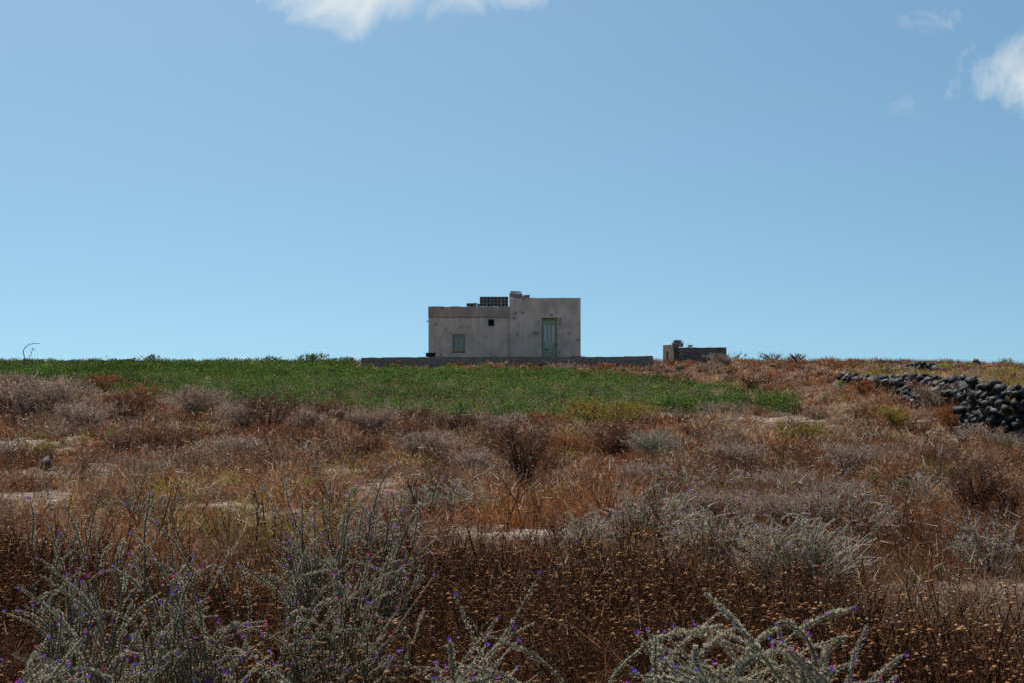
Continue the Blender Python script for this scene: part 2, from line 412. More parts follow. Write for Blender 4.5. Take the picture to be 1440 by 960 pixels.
# ------------------------------------------------------------------ ground
def make_ground():
    Ds = np.concatenate([np.linspace(-60, -2, 12), np.linspace(-1, 3.5, 10), np.geomspace(3.7, 105, 560), np.geomspace(110, 4000, 30)])
    u = np.linspace(-1, 1, 520)
    w = np.where(Ds < 3, 30, 0) + 6 + np.abs(Ds) * .62
    w = np.where(Ds > 105, w + (Ds - 105) * .9, w)
    X = u[None] * w[:, None]; Y = np.repeat(Ds[:, None], len(u), 1)
    Z = gz(X, Y)
    s = sand(X, Y) * (Y < 100)
    Z = Z + s * .03
    f = in_field(X, Y).astype(float)
    terr = ((X > np.interp(Y, W_D, W_X) + .4) & (Y < 44) & (Y > 10)).astype(float) * .85
    C = np.stack([s, np.maximum(f, terr), 0 * s], -1).reshape(-1, 3)
    V = np.stack([X, Y, Z], -1).reshape(-1, 3)
    idx = np.arange(len(V)).reshape(X.shape)
    F = np.stack([idx[:-1, :-1], idx[:-1, 1:], idx[1:, 1:], idx[1:, :-1]], -1).reshape(-1, 4)
    o = build_np('ground', V, F, C, ground_mat(), smooth=True)
    tag(o, kind='structure')
make_ground()

# ------------------------------------------------------------------ farmhouse
HD = 84.0
def hx(px, D=HD): return (px - 720) / 2000 * D
def hz(py, D=HD): return EYE + (520 - py) / 2000 * D
hs = empty('farmhouse', (0, HD, 1.75), label='abandoned flat roofed farmhouse of stained grey brown plaster on the hilltop', cat='house')
def L(z): return z - 1.75
fl = L(2.0)
xa, xb, xc = hx(602.5), hx(716.3), hx(816.5)
win = (hx(636.2), hx(653.8), L(hz(493.8)), L(hz(470.3)))
sw = (hx(686.2), hx(695.4), L(hz(459.2)), L(hz(449.3)))
dr = (hx(761.8), hx(783.6), fl, L(hz(448.6)))
V, F = wall_grid(xa, xb, fl - .5, L(hz(446.8)), 0, .35, [win, sw])
lw = mesh_obj('wall', V, F, M['plaster'], hs); lw['label'] = 'lower left wall of pinkish stained plaster'
V, F = wall_grid(xa - .015, xb - .002, L(hz(446.8)), L(hz(431.3)), -.05, .30, [], chip=.05)
mesh_obj('parapet', V, F, M['parapet'], hs)
V, F = wall_grid(xb, xc, fl - .5, L(hz(419.2)), -.08, .27, [dr], chip=.03)
rw = mesh_obj('wall', V, F, M['plaster_grey'], hs); rw['label'] = 'taller right wall of grey plaster around the green door'
zl, zr = L(hz(431.3)), L(hz(419.2))
boxes('side_wall', [(xa, xa + .35, .352, 5.2, fl - .5, zl - .03), (xa, xb - .003, 5.2, 5.5, fl - .5, zl - .03)], M['plaster'], hs)
boxes('side_wall', [(xb, xb + .35, .272, 5.9, fl - .5, zr - .03), (xc - .35, xc, .272, 5.9, fl - .5, zr - .03), (xb + .35, xc - .35, 5.6, 5.9, fl - .5, zr - .03)], M['plaster_grey'], hs)
boxes('roof', [(xa + .352, xb - .004, .36, 5.19, zl - .45, zl - .28), (xb + .352, xc - .352, .28, 5.59, zr - .4, zr - .22)], M['cement'], hs)
boxes('step_shade_strip', [(xb - .022, xb + .004, -.062, -.0515, fl - .4, L(hz(446.8)) + .6)], M['metal'], hs)  # dark strip stands in for shade along the step between the walls
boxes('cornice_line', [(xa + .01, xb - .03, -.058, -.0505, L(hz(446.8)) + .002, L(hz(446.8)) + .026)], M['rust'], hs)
# door
x0, x1, z0, z1 = dr
df = boxes('door_frame', [(x0, x0 + .07, -.04, .06, z0, z1), (x1 - .07, x1, -.04, .06, z0, z1), (x0 + .07, x1 - .07, -.04, .06, z1 - .09, z1)], M['green_dark'], hs)
d = boxes('door', [(x0 + .07, x1 - .07, .0, .05, z0, z1 - .09)], M['green'], hs)
dw = x1 - x0 - .14; cx = (x0 + x1) / 2
for a, b, c, e in ((.08, .29, .55, .95), (.38, .58, .55, .95), (.68, .90, .55, .95)):
    boxes('panel', [(x0 + .07 + dw * a, x0 + .07 + dw * b, -.02, -.002, z0 + 2.3 * c, z0 + 2.3 * e)], M['panel'], d)
for c in (.40, .45, .50): boxes('panel', [(x0 + .07 + dw * .15, x1 - .07 - dw * .12, -.025, -.002, z0 + 2.35 * c, z0 + 2.35 * (c + .03))], M['panel'], d)
boxes('letter_slot', [(cx - .28, cx - .02, -.012, -.002, z0 + .80, z0 + .84)], M['dark'], d)
for k in (.33, .66): boxes('groove', [(x0 + .07 + dw * k - .01, x0 + .07 + dw * k + .01, -.008, -.002, z0 + .05, z0 + .78)], M['green_dark'], d)
boxes('lintel', [(x0 - .03, x1 + .03, -.10, -.0825, z1, z1 + .045)], M['rust'], hs)
boxes('handle', [(cx + .25, cx + .30, -.06, -.002, z0 + 1.05, z0 + 1.15)], M['metal'], d)
# shuttered window
x0, x1, z0, z1 = win
wf = boxes('window', [(x0, x0 + .06, .02, .14, z0, z1), (x1 - .06, x1, .02, .14, z0, z1), (x0 + .06, x1 - .06, .02, .14, z0, z0 + .06), (x0 + .06, x1 - .06, .02, .14, z1 - .09, z1)], M['green_dark'], hs)
wf['label'] = 'window closed with faded green louvred shutters'
cx = (x0 + x1) / 2
for (a, b) in ((x0 + .065, cx - .006), (cx + .006, x1 - .065)):
    s = boxes('shutter', [(a, a + .06, .05, .09, z0 + .06, z1 - .09), (b - .06, b, .05, .09, z0 + .06, z1 - .09), (a + .06, b - .06, .05, .09, z0 + .06, z0 + .15), (a + .06, b - .06, .05, .09, z1 - .2, z1 - .09)], M['green'], wf)
    boxes('louvre', [(a + .061, b - .061, .06 + .005 * (i % 2), .085, z0 + .15 + i * .052, z0 + .15 + i * .052 + .034) for i in range(12)], M['panel'], s)
boxes('backing', [(x0, x1, .15, .17, z0, z1)], M['dark'], wf)
boxes('window_sill', [(x0 - .04, x1 + .04, -.05, -.002, z0 - .05, z0)], M['rust'], hs)
# small square window
x0, x1, z0, z1 = sw
q = boxes('window', [(x0, x0 + .06, -.015, .1, z0, z1), (x1 - .06, x1, -.015, .1, z0, z1), (x0 + .06, x1 - .06, -.015, .1, z0, z0 + .05), (x0 + .06, x1 - .06, -.015, .1, z1 - .05, z1)], M['blueframe'], hs)
q['label'] = 'small square window hole with a blue grey frame'
boxes('pane', [(x0 + .06, x1 - .06, .15, .17, z0 + .05, z1 - .05)], M['dark'], q)
boxes('wall_bracket', [(hx(600.2), xa - .001, .1, .16, L(hz(452.5)), L(hz(451.2))), (hx(600.2), hx(601), .1, .16, L(hz(453.6)), L(hz(452.5)))], M['metal'], hs)
boxes('iron_nail', [(hx(627), hx(627.8), -.04, -.002, L(hz(463.6)), L(hz(461.6)))], M['rust'], hs)
boxes('rust_streak', [(hx(627.2), hx(627.6), -.006, -.002, L(hz(468)), L(hz(463.6)))], M['rust'], hs)

# hollow cement blocks on the roof
def hollow_block(w, h, dpt, nh):
    """block with round through holes on its face"""
    V = []; F = []; cw = w / nh; r = min(cw, h) * .35; K = 8
    for side, y in ((0, 0), (1, dpt * .8)):
        for k in range(nh):
            cx = -w / 2 + cw * (k + .5)
            sq = [(-1, -1), (0, -1), (1, -1), (1, 0), (1, 1), (0, 1), (-1, 1), (-1, 0)]
            b = len(V)
            for i in range(K):
                V.append((cx + sq[i][0] * cw / 2, y, h / 2 + sq[i][1] * h / 2))
            for i in range(K):
                a = -3 * math.pi / 4 + i * math.pi / 4
                V.append((cx + r * math.cos(a), y, h / 2 + r * math.sin(a)))
            for i in range(K):
                j = (i + 1) % K
                f = (b + i, b + j, b + K + j, b + K + i)
                if side == 0: F.append(f)
            if side == 1: F.append(tuple(b + K + i for i in range(K)))
    off = nh * 16
    for k in range(nh):
        for i in range(K):
            j = (i + 1) % K; b = k * 16 + K
            F.append((b + i, b + j, off + b + j, off + b + i))
    b = len(V)
    V += [(x, y, z) for z in (0, h) for x, y in ((-w / 2, 0), (w / 2, 0), (w / 2, dpt), (-w / 2, dpt))]
    F += [(b + 2, b + 3, b + 7, b + 6), (b + 3, b + 2, b + 1, b), (b + 4, b + 5, b + 6, b + 7), (b + 1, b + 2, b + 6, b + 5), (b + 3, b, b + 4, b + 7)]
    return V, F
V, F = hollow_block(.418, .188, .30, 2)
hb = bpy.data.meshes.new('hollow_block'); hb.from_pydata(V, [], F); hb.materials.append(M['cement'])
names_row = ['bottom', 'middle', 'top']; names_c = ['first', 'second', 'third', 'fourth']
zt = hz(431.3) + .004
def put_block(x, z, label, group=None, y=.05, rz=0):
    o = bpy.data.objects.new('hollow_block', hb); col.objects.link(o); o.location = (x, HD + y, z); o.rotation_euler = (0, 0, rz)
    tag(o, label, 'building block', group)
bx0 = hx(674.6) + .21
for r_ in range(3):
    for c_ in range(4):
        put_block(bx0 + c_ * .422, zt + r_ * .192, f'hollow cement block in the {names_row[r_]} row of the roof stack, {names_c[c_]} from its open end', 'hollow blocks stacked on the lower roof', y=.03 + random.uniform(0, .03), rz=random.uniform(-.02, .02))
put_block(hx(661), zt, 'lone hollow cement block lying apart from the roof stack')
for (x0, x1, zz, lab) in ((hx(665.8), hx(670.2), .19, 'small broken cement block leaning next to the roof stack'), (hx(670.6), hx(674.2), .165, 'low chip of cement block touching the roof stack')):
    tag(boxes('cement_block', [(x0, x1, .04 + HD, .3 + HD, zt, zt + zz)], M['cement'], jit=.015), lab, 'cement block')
zt2 = hz(419.2) + .004
tag(boxes('rubble_block', [(hx(716.6), hx(734.5), HD - .05, HD + .4, zt2, zt2 + .27)], M['rubble'], jit=.03), 'taller rough masonry lump on the corner of the taller roof', 'masonry block')
tag(boxes('rubble_block', [(hx(718), hx(733), HD - .02, HD + .3, zt2 + .30, zt2 + .38)], M['rubble'], jit=.025), 'thin broken slab lying on top of the taller masonry lump', 'masonry block')
tag(boxes('rubble_block', [(hx(734.9), hx(744.5), HD - .05, HD + .3, zt2, zt2 + .16)], M['rubble'], jit=.025), 'low masonry lump to the door side of the taller lump on the roof', 'masonry block')

# ------------------------------------------------------------------ perimeter wall and black box
WD = 80.0
bw = empty('boundary_wall', (0, WD, 1.7), label='long low wall of dark concrete blocks in front of the farmhouse', cat='wall')
def block_wall(x0, x1, ztop, zbot=-.6):
    xs = np.arange(x0, x1, .4); V, F = [], []
    top = []
    for i, x in enumerate(xs):
        xe = min(x + .4, x1); g = .006
        z = ztop((x + xe) / 2) - 1.7 + random.uniform(-.012, .012)
        y = random.uniform(-.006, .006)
        b = len(V)
        V += [(xx, yy, zz) for zz in (zbot, z) for xx, yy in ((x + g, y), (xe - g, y), (xe - g, .2 + y), (x + g, .2 + y))]
        F += [tuple(b + k for k in f) for f in ((4, 5, 6, 7), (0, 1, 5, 4), (1, 2, 6, 5), (2, 3, 7, 6), (3, 0, 4, 7))]
    return V, F
V, F = block_wall(hx(507.5, WD), hx(918.5, WD), lambda x: hz(float(np.interp(720 + x / WD * 2000, [507, 600, 700, 850, 919], [502.2, 501.2, 500.6, 500.9, 499.6])), WD))
w0 = mesh_obj('front_run', V, F, M['blockwork'], bw)
boxes('core', [(hx(507.5, WD) + .01, hx(918.5, WD) - .01, .02, .18, -.6, hz(503, WD) - 1.7)], M['dark'], bw)
zz = hz(503, WD) - 1.7
boxes('side_run', [(hx(507.5, WD), hx(507.5, WD) + .2, .21, 11, -.6, zz)], M['blockwork'], bw)
boxes('side_run', [(hx(918.5, WD) - .2, hx(918.5, WD), .21, 11, -.6, zz)], M['blockwork'], bw)
bxx = hx(605.5, WD); bz = hz(501.3, WD) + .012
bb = empty('storage_crate', (bxx, WD + .1, bz), label='small black box standing on the low wall at the corner of the farmhouse', cat='box')
boxes('body', [(-.27, .27, -.09, .12, 0, .19)], M['black'], bb); boxes('lid', [(-.29, .29, -.10, .13, .19, .235)], M['black'], bb)

# ------------------------------------------------------------------ outbuilding
ob = empty('outbuilding', (hx(948, 88), 88, 1.8), R(9), label='low roofless dark stone hut with a narrow slit beside the farmhouse', cat='hut')
def L2(py): return hz(py, 88) - 1.8
V, F = wall_grid(0, 3.36, -.4, L2(487.2), 0, .3, [], nx=16, chip=.05)
mesh_obj('wall', V, F, M['stone_render'], ob)
# short side turned to the left, with a slit
V, F = wall_grid(-2.6, 0, -.4, L2(483.2), 0, .3, [(-1.75, -1.3, -.1, L2(492.5))], nx=12, chip=.04)
Vr = [(y, -x, z) for (x, y, z) in V]   # runs back from the corner
Fr = [f[::-1] for f in F]
Vr = [(a - .012, b, c) for (a, b, c) in Vr]
o = mesh_obj('wall', Vr, Fr, M['stone_render'], ob); o['label'] = 'sunlit end wall with a narrow vertical slit'
boxes('back_wall', [(.3, 3.36, 2.6, 2.9, -.4, L2(490)), (3.06, 3.36, .305, 2.6, -.4, L2(490))], M['stone_render'], ob)
for (x0, x1, z0, z1, lab) in ((-.1, .62, L2(486.9), L2(481.2), 'squared rubble stone resting on the corner of the dark hut'), (.05, .47, L2(481), L2(478.6), 'small flat stone on top of the corner stone of the hut'),
                              (.95, 1.2, L2(486.9), L2(484.2), 'single small stone lying on the front wall of the hut')):
    rb = boxes('loose_stone', [(x0, x1, .03, .3, z0 + .006, z1)], M['rubble'], jit=.025)
    rb.location = (hx(948, 88), 88, 1.8); rb.rotation_euler = (0, 0, R(9)); tag(rb, lab, 'stone')

# ------------------------------------------------------------------ stones
import bmesh
def stone_templates(n, sub=2):
    out = []
    for k in range(n):
        bm = bmesh.new(); bmesh.ops.create_icosphere(bm, subdivisions=sub, radius=1)
        v = np.array([p.co[:] for p in bm.verts]); f = np.array([[q.index for q in p.verts] for p in bm.faces]); bm.free()
        # cut with random planes so that it is faceted like broken rock
        for j in range(8):
            nrm = norm(rng.normal(size=3)); dd = rng.uniform(.36, .6)
            e = v @ nrm - dd; v = v - np.clip(e, 0, None)[:, None] * nrm
        v *= 1.35; v += rng.normal(size=v.shape) * (.09 if sub == 1 else .01)
        out.append((v, f))
    return out
ST = stone_templates(14, 1)
def add_stone(bag, x, y, z, s, sx=1, sz=.75, tone=1.0):
    v, f = ST[rng.integers(len(ST))]
    a = rng.random() * 6.28; c, s_ = math.cos(a), math.sin(a); t = rng.normal() * .3
    Rz = np.array([[c, -s_, 0], [s_, c, 0], [0, 0, 1]]); Rx = np.array([[1, 0, 0], [0, math.cos(t), -math.sin(t)], [0, math.sin(t), math.cos(t)]])
    w = (v * [sx, 1, sz]) @ Rx.T @ Rz.T * s + [x, y, z]
    bag.add(w, f, np.array([1, 1, 1.02]) * tone)
def stone_wall(label, D0, D1, step, smax, ht=None, group='dry stone terrace walls'):
    bag = Bag(); D = D0
    while D < D1:
        wx = float(np.interp(D, W_D, W_X)); zb = float(gz(wx - .5, D)) - .05; zt_ = float(np.interp(D, T_D, T_Z)) + .05
        if ht: zb = max(zb, zt_ - ht)
        z = zb + .06
        dxdD = (float(np.interp(D + .3, W_D, W_X)) - float(np.interp(D - .3, W_D, W_X))) / .6
        ds = step / math.sqrt(1 + dxdD ** 2)
        while z < zt_ + rng.uniform(-.12, .08):
            s = rng.choice([.4, .55, .75, .95, 1.15]) * .95 * rng.uniform(.85, 1.15) * smax
            fr = (z - zb) / max(zt_ - zb, .1)
            nx = -1 / math.sqrt(1 + dxdD ** 2)
            tone = rng.choice([.5, .8, 1.1, 2.0, 4.0], p=[.36, .30, .20, .10, .04])  # palest tones put sunlit highlights into the colour of some stones
            add_stone(bag, wx + .12 + fr * .28 + rng.normal() * .05 , D + rng.normal() * .08, z, s, rng.uniform(.9, 1.4), rng.uniform(.6, .9), tone)
            z += s * rng.uniform(.85, 1.2)
        D += ds * rng.uniform(.7, 1.2)
    o = bag.build('dry_stone_wall', M['lava'])
    return tag(o, label, 'stone wall', group)
stone_wall('tall dark lava stone terrace wall at the right end of the slope', 23, 34.2, .15, .15)
stone_wall('broken middle stretch of dark stone terrace wall with dry bushes grown against its foot', 35.5, 42.8, .22, .17, .42)
stone_wall('upright dark stone corner of terrace wall overgrown with green weed', 43.6, 47.2, .19, .17)
stone_wall('low far run of scattered dark stones ending in an orange tinted stone', 49, 61, .36, .19, .30)
def heap(label, pts, smax, n, group):
    (px0, py0), (px1, py1) = pts
    for i in range(n):
        t = rng.random(); px = px0 + (px1 - px0) * t; py = py0 + (py1 - py0) * t
        x, D = gp(px, py); x += rng.normal() * .15; D += rng.normal() * .5; s_ = rng.uniform(.5, 1) * smax
        pile = math.exp(-((t - .62) / .22) ** 2)
        z = float(gz(x, D)) + s_ * .3 + rng.uniform(0, smax * 1.5) * pile
        b = Bag(); add_stone(b, 0, 0, 0, s_, 1.2, .75, rng.choice([.6, 1, 1.8, 3.6]))
        o = b.build('lava_stone', M['lava']); o.location = (x, D, z); tag(o, label, 'stone', group)
heap('grey black lava stone in the heap on the upper terrace', ((1262, 521), (1318, 522)), .26, 60, 'stones heaped on the upper terrace')
heap('small dark stone in the thin row at the back of the terrace', ((1335, 516), (1400, 515)), .19, 26, 'stones in the thin row at the back of the terrace')
x, D = gp(68, 664); bg_ = Bag(); add_stone(bg_, x, D, float(gz(x, D)) + .08, .13, 1, .9, 1.2)
tag(bg_.build('lava_rock', M['lava']), 'single dark rock sitting on the pale sandy bank', 'rock')
pb = Bag()
Np = 26000; D = np.exp(rng.uniform(math.log(5), math.log(60), Np)); x = D * rng.uniform(-.45, .45, Np); s = sand(x, D)
v8, f8 = stone_templates(1, 1)[0]
keep = (rng.random(Np) < .02 + .8 * s) ; x, D = x[keep], D[keep]
for i in range(len(x)):
    sz = rng.uniform(.008, .035) * (1 + D[i] / 25)
    pb.add(v8 * [sz, sz, sz * .7] + [x[i], D[i], float(gz(x[i], D[i])) + sz * .3], f8, vary((.30, .25, .22), 1, .4)[0])
tag(pb.build('pebbles', M['seed']), kind='stuff')

# ------------------------------------------------------------------ dry ground cover
RUST = (.30, .128, .054); TAN = (.52, .335, .20); GREY = (.28, .20, .148); BROWN = (.15, .064, .033); OLIVE = (.28, .22, .055); SILVER = (.29, .28, .21); DARK = (.05, .024, .015); WHITE = (.70, .62, .54)
PAL = np.array([RUST, TAN, GREY, BROWN, OLIVE, SILVER, DARK])
def palette_at(x, D):
    """which kind of dry plant grows where: patches of rust grass, grey scrub, brown scrub, olive"""
    px, py = 720 + 2000 * x / D, 520 - 2000 * (gz(x, D) - EYE) / D
    a = fbm(x + 11, D * .7, .35, 3); b = fbm(x - 31, D * .7 + 8, .55, 3); c = fbm(x + 71, D + 3, 1.4, 2)
    w = np.zeros((len(x), 7))
    w[:, 0] = .5 + 2.6 * sstep(.48, .62, a); w[:, 1] = .25 + 1.0 * sstep(.5, .7, c); w[:, 2] = .5 + 2.6 * sstep(.5, .62, b)
    w[:, 3] = 1.3 + 2.6 * sstep(.52, .4, a); w[:, 4] = .12 + .9 * sstep(.58, .7, c); w[:, 5] = .05; w[:, 6] = .3 + 2.4 * sstep(.52, .66, fbm(x - 7, D + 50, .8, 3))
    # upper right slope: straw and rust
    ur = sstep(900, 1000, px) * sstep(650, 600, py)
    w[:, 1] += 1.6 * ur; w[:, 0] += 1.2 * ur; w[:, 3] *= 1 - .5 * ur
    terr = (x > np.interp(D, W_D, W_X) + .4) & (D > 25) & (D < 64)
    w[terr, 4] += 9; w[terr, 3] *= .2; w[terr, 2] *= .2; w[terr, 0] *= .4; w[terr, 6] *= .2
    left = sstep(700, 400, px) * sstep(560, 575, py) * sstep(660, 630, py)
    w[:, 3] += 1.6 * left; w[:, 2] += 1.0 * left
    gold = sstep(160, 90, np.abs(px - 330)) * sstep(60, 30, np.abs(py - 745)); w[:, 4] += 3.5 * gold; w[:, 1] += 1.5 * gold
    org = sstep(160, 90, np.abs(px - 700)) * sstep(36, 18, np.abs(py - 728)) + sstep(190, 110, np.abs(px - 1330)) * sstep(50, 30, np.abs(py - 750)) + sstep(120, 60, np.abs(px - 830)) * sstep(22, 10, np.abs(py - 665)); w[:, 0] += 5 * org; w[:, 2] *= 1 - .7 * np.clip(org, 0, 1)
    return w / w.sum(1, keepdims=True)
def pick(w):
    cs = np.cumsum(w, 1); return (rng.random(len(w))[:, None] > cs).sum(1).clip(0, w.shape[1] - 1)
HOUSE = (hx(507, WD) - .1, hx(919, WD) + .1, WD - .15, 93)
def free(x, D):
    ok = ~((x > HOUSE[0]) & (x < HOUSE[1]) & (D > HOUSE[2]) & (D < HOUSE[3]))
    wx = np.interp(D, W_D, W_X)
    ok &= ~((D > 25) & (D < 62) & (x > wx - .12) & (x < wx + .62))
    ok &= ~((x > 9.6) & (x < 13.6) & (D > 87.8) & (D < 91.5))
    return ok
def scatter(n, d0=4.2, d1=96, lat=.47, p=1.0):
    D = np.exp(rng.uniform(math.log(d0), math.log(d1), n)); x = (D * lat + 2.2) * rng.uniform(-1, 1, n)
    return x, D
# 1. carpet of short stalks
n = 390000
x, D = scatter(n)
s = sand(x, D); f = in_field(x, D)
keep = free(x, D) & (~f | (rng.random(n) < .05)) & (rng.random(n) < 1 - .56 * s * (.55 + .9 * fbm(x, D, 3.5, 3))); x, D, s = x[keep], D[keep], s[keep]
n = len(x)
k = pick(palette_at(x, D)); C = PAL[k] * (1 + rng.normal(size=(n, 1)) * .22) * (1 + rng.normal(size=(n, 3)) * .05)
C = np.clip(C, .01, .8); whitened = rng.random(n) < .05; C[whitened] = np.array(WHITE) * rng.uniform(.6, 1, (whitened.sum(), 1))  # a few random stalks are whitish
hgt = rng.uniform(.04, .15, n) * (.7 + .9 * fbm(x, D, .6, 2)) * (1 + D / 120)
P = np.stack([x, D, gz(x, D) - .01], 1)
V, F, CC = blades(P, rdir(n, 1.0, .6), hgt, np.maximum(.0035, .00042 * D), C)
tag(build_np('dry_grass', V, F, CC, M['dry']), kind='stuff')
# 2. low twiggy undergrowth in clumps
def clump_field(n, d0, d1, per, hmin, hmax, flt=None, wk=1.0):
    x, D = scatter(n, d0, d1); s = sand(x, D)
    keep = free(x, D) & ~in_field(x, D) & (s < .3) & ~((x > np.interp(D, W_D, W_X)) & (D > 20) & (D < 60) & (rng.random(len(x)) < .85)) & ~((sand(x, D + .9) > .35) & (rng.random(len(x)) < .75))
    if flt is not None: keep &= flt(x, D)
    x, D = x[keep], D[keep]; n = len(x)
    k = pick(palette_at(x, D)); base = PAL[k] * (1 + rng.normal(size=(n, 1)) * .15)
    H = rng.uniform(hmin, hmax, n) * (.6 + .8 * fbm(x, D, .3, 2)); Rr = H * rng.uniform(.5, 1.1, n)
    i = np.repeat(np.arange(n), per); m = len(i)
    a = rng.random(m) * 6.283; q = np.sqrt(rng.random(m))
    px = x[i] + Rr[i] * .5 * q * np.cos(a); py = D[i] + Rr[i] * .5 * q * np.sin(a)
    lean = q * .9
    d = np.stack([np.cos(a) * lean, np.sin(a) * lean, np.ones(m)], 1) + rng.normal(size=(m, 3)) * .42
    Ln = H[i] * rng.uniform(.3, .85, m)
    P = np.stack([px, py, gz(px, py)], 1)
    C = np.clip(base[i] * np.exp(rng.normal(size=(m, 1)) * .38 - .12), .008, .8)
    W = np.maximum(.004, .00048 * D[i]) * wk
    bag = Bag(); bag.add(*blades(P, d, Ln, W, C))
    # side twiglets in the upper half
    t = rng.uniform(.35, .95, m)[:, None]
    P2 = P + norm(d) * Ln[:, None] * t
    C2 = np.clip(C * rng.uniform(.8, 1.5, (m, 1)), .008, .8); hl = rng.random(m) < .08; C2[hl] = np.array(WHITE)  # white twiglets: pale seed specks and bright highlights put into the colour
    bag.add(*blades(P2, norm(d) * .4 + rdir(m, .3, .8), H[i] * rng.uniform(.1, .35, m), W * 1.1, C2))
    P3 = P + norm(d) * Ln[:, None] * rng.uniform(.2, .9, m)[:, None]
    bag.add(*blades(P3, rdir(m, .2, .8), H[i] * rng.uniform(.08, .25, m), W, C2[::-1] * .5 + C * .5))
    return bag
bag = clump_field(10500, 6.5, 94, 48, .2, .6)
tag(bag.build('dry_undergrowth', M['dry']), kind='stuff')
# crest fringe: stalks standing against the sky
x = rng.uniform(-40, 40, 26000); D = rng.uniform(84, 96, len(x)); keep = free(x, D) & (rng.random(len(x)) < sstep(.35, .6, fbm(x, D, .8, 3)) + .25); x, D = x[keep], D[keep]
m = len(x); P = np.stack([x, D, gz(x, D)], 1)
Cc = PAL[rng.choice([0, 2, 3, 1, 6], m, p=[.3, .25, .25, .1, .1])] * .8
tag(build_np('crest_grass', *blades(P, rdir(m, 1.6, .5), rng.uniform(.12, .5, m), .028, np.clip(Cc, .01, 1)), M['dry']), kind='stuff')
# 3. tiny pale seed heads
x, D = scatter(11000, 6, 60); n0 = fbm(x, D, .9, 3)
cpx, cpy = 720 + 2000 * x / D, proj(x, D, gz(x, D))[1]
dense = sstep(90, 40, np.abs(cpx - 165)) * sstep(34, 15, np.abs(cpy - 676)) + sstep(120, 60, np.abs(cpx - 1300)) * sstep(60, 30, np.abs(cpy - 700)) * .5
keep = free(x, D) & ~in_field(x, D) & (rng.random(len(x)) < .75 * sstep(.5, .65, n0) + .1 + dense); x, D = x[keep], D[keep]
xx, DD = gp(170, 682); ex = xx + rng.normal(size=260) * .7; eD = DD + rng.normal(size=260) * 1.6
x = np.concatenate([x, ex]); D = np.concatenate([D, eD]); m = len(x)
octv = np.array([[1, 0, 0], [-1, 0, 0], [0, 1, 0], [0, -1, 0], [0, 0, .8], [0, 0, -.8]]); octf = np.array([[0, 2, 4], [2, 1, 4], [1, 3, 4], [3, 0, 4], [2, 0, 5], [1, 2, 5], [3, 1, 5], [0, 3, 5]])
H = rng.uniform(.15, .5, m); r = np.maximum(.008, .00042 * D) * rng.uniform(.7, 1.2, m)
P = np.stack([x, D, gz(x, D) + H], 1)
V = (P[:, None] + octv[None] * r[:, None, None]).reshape(-1, 3); F = (np.arange(m)[:, None, None] * 6 + octf[None]).reshape(-1, 3)
bag = Bag(); bag.add(V, F, np.repeat(vary((.62, .54, .46), m, .2), 6, 0))
B0 = P.copy(); B0[:, 2] -= H; bag.add(*blades(B0, P - B0 + 1e-6, H, np.maximum(.004, .00035 * D), vary(TAN, m, .2)))
tag(bag.build('seed_heads', M['seed']), kind='stuff')

# ------------------------------------------------------------------ green crop
CROPC = (.072, .118, .028)
def crop_leaves(P0, rad, hgt, per, size, col_, sparse=None):
    n = len(P0); i = np.repeat(np.arange(n), per); m = len(i)
    a = rng.random(m) * 6.283; q = np.sqrt(rng.random(m)) * rad[i]; zz = rng.random(m) ** .7
    sh = np.sqrt(np.clip(1 - (zz * .85) ** 2, 0, 1))
    P = P0[i] + np.stack([q * sh * np.cos(a), q * sh * np.sin(a), zz * hgt[i]], 1)
    d = rdir(m, .55, .7)
    C = col_[i] * (1 + rng.normal(size=(m, 1)) * .35) * (1 + rng.normal(size=(m, 3)) * .08)
    return leaves(P, d, size[i] * rng.uniform(.6, 1.3, m), size[i] * .5, np.clip(C, .01, .7))
n = 30000
D = rng.uniform(38, 91, n); x = rng.uniform(-44, 19, n); keep = in_field(x, D) & free(x, D) & (np.abs(x) < D * .5) & (rng.random(n) < .5 + .5 * sstep(.3, .55, fbm(x, D, .9, 2)))
x, D = x[keep], D[keep]; m = len(x); P = np.stack([x, D, gz(x, D)], 1)
cv = np.array(CROPC) * (1 + (fbm(x, D, .25, 3)[:, None] - .5) * 1.6) * (1 + rng.normal(size=(m, 1)) * .15)
yl = rng.random(m) < .035; cv[yl] = np.array((.24, .27, .05)); cv *= (.75 + .7 * fbm(x, D, 1.6, 2))[:, None]
print('crop plants', m)
V, F, CC = crop_leaves(P, rng.uniform(.2, .38, m), rng.uniform(.14, .46, m) * (.6 + .8 * fbm(x, D, .5, 2)), 24, np.maximum(.055, .0013 * D), np.clip(cv, .01, 1))
bag = Bag(); bag.add(V, F, CC)
mm = 500; j = rng.integers(0, m, mm); rr = np.full(mm, .04)
V = ((P[j] + [0, 0, .34])[:, None] + octv[None] * rr[:, None, None]).reshape(-1, 3); F = (np.arange(mm)[:, None, None] * 6 + octf[None]).reshape(-1, 3)
cc = np.where(rng.random((mm, 1)) < .25, np.array([[.45, .05, .02]]), np.array([[.5, .38, .04]]))
bag.add(V, F, np.repeat(cc, 6, 0))
tag(bag.build('crop_foliage', M['leaf']), kind='stuff')
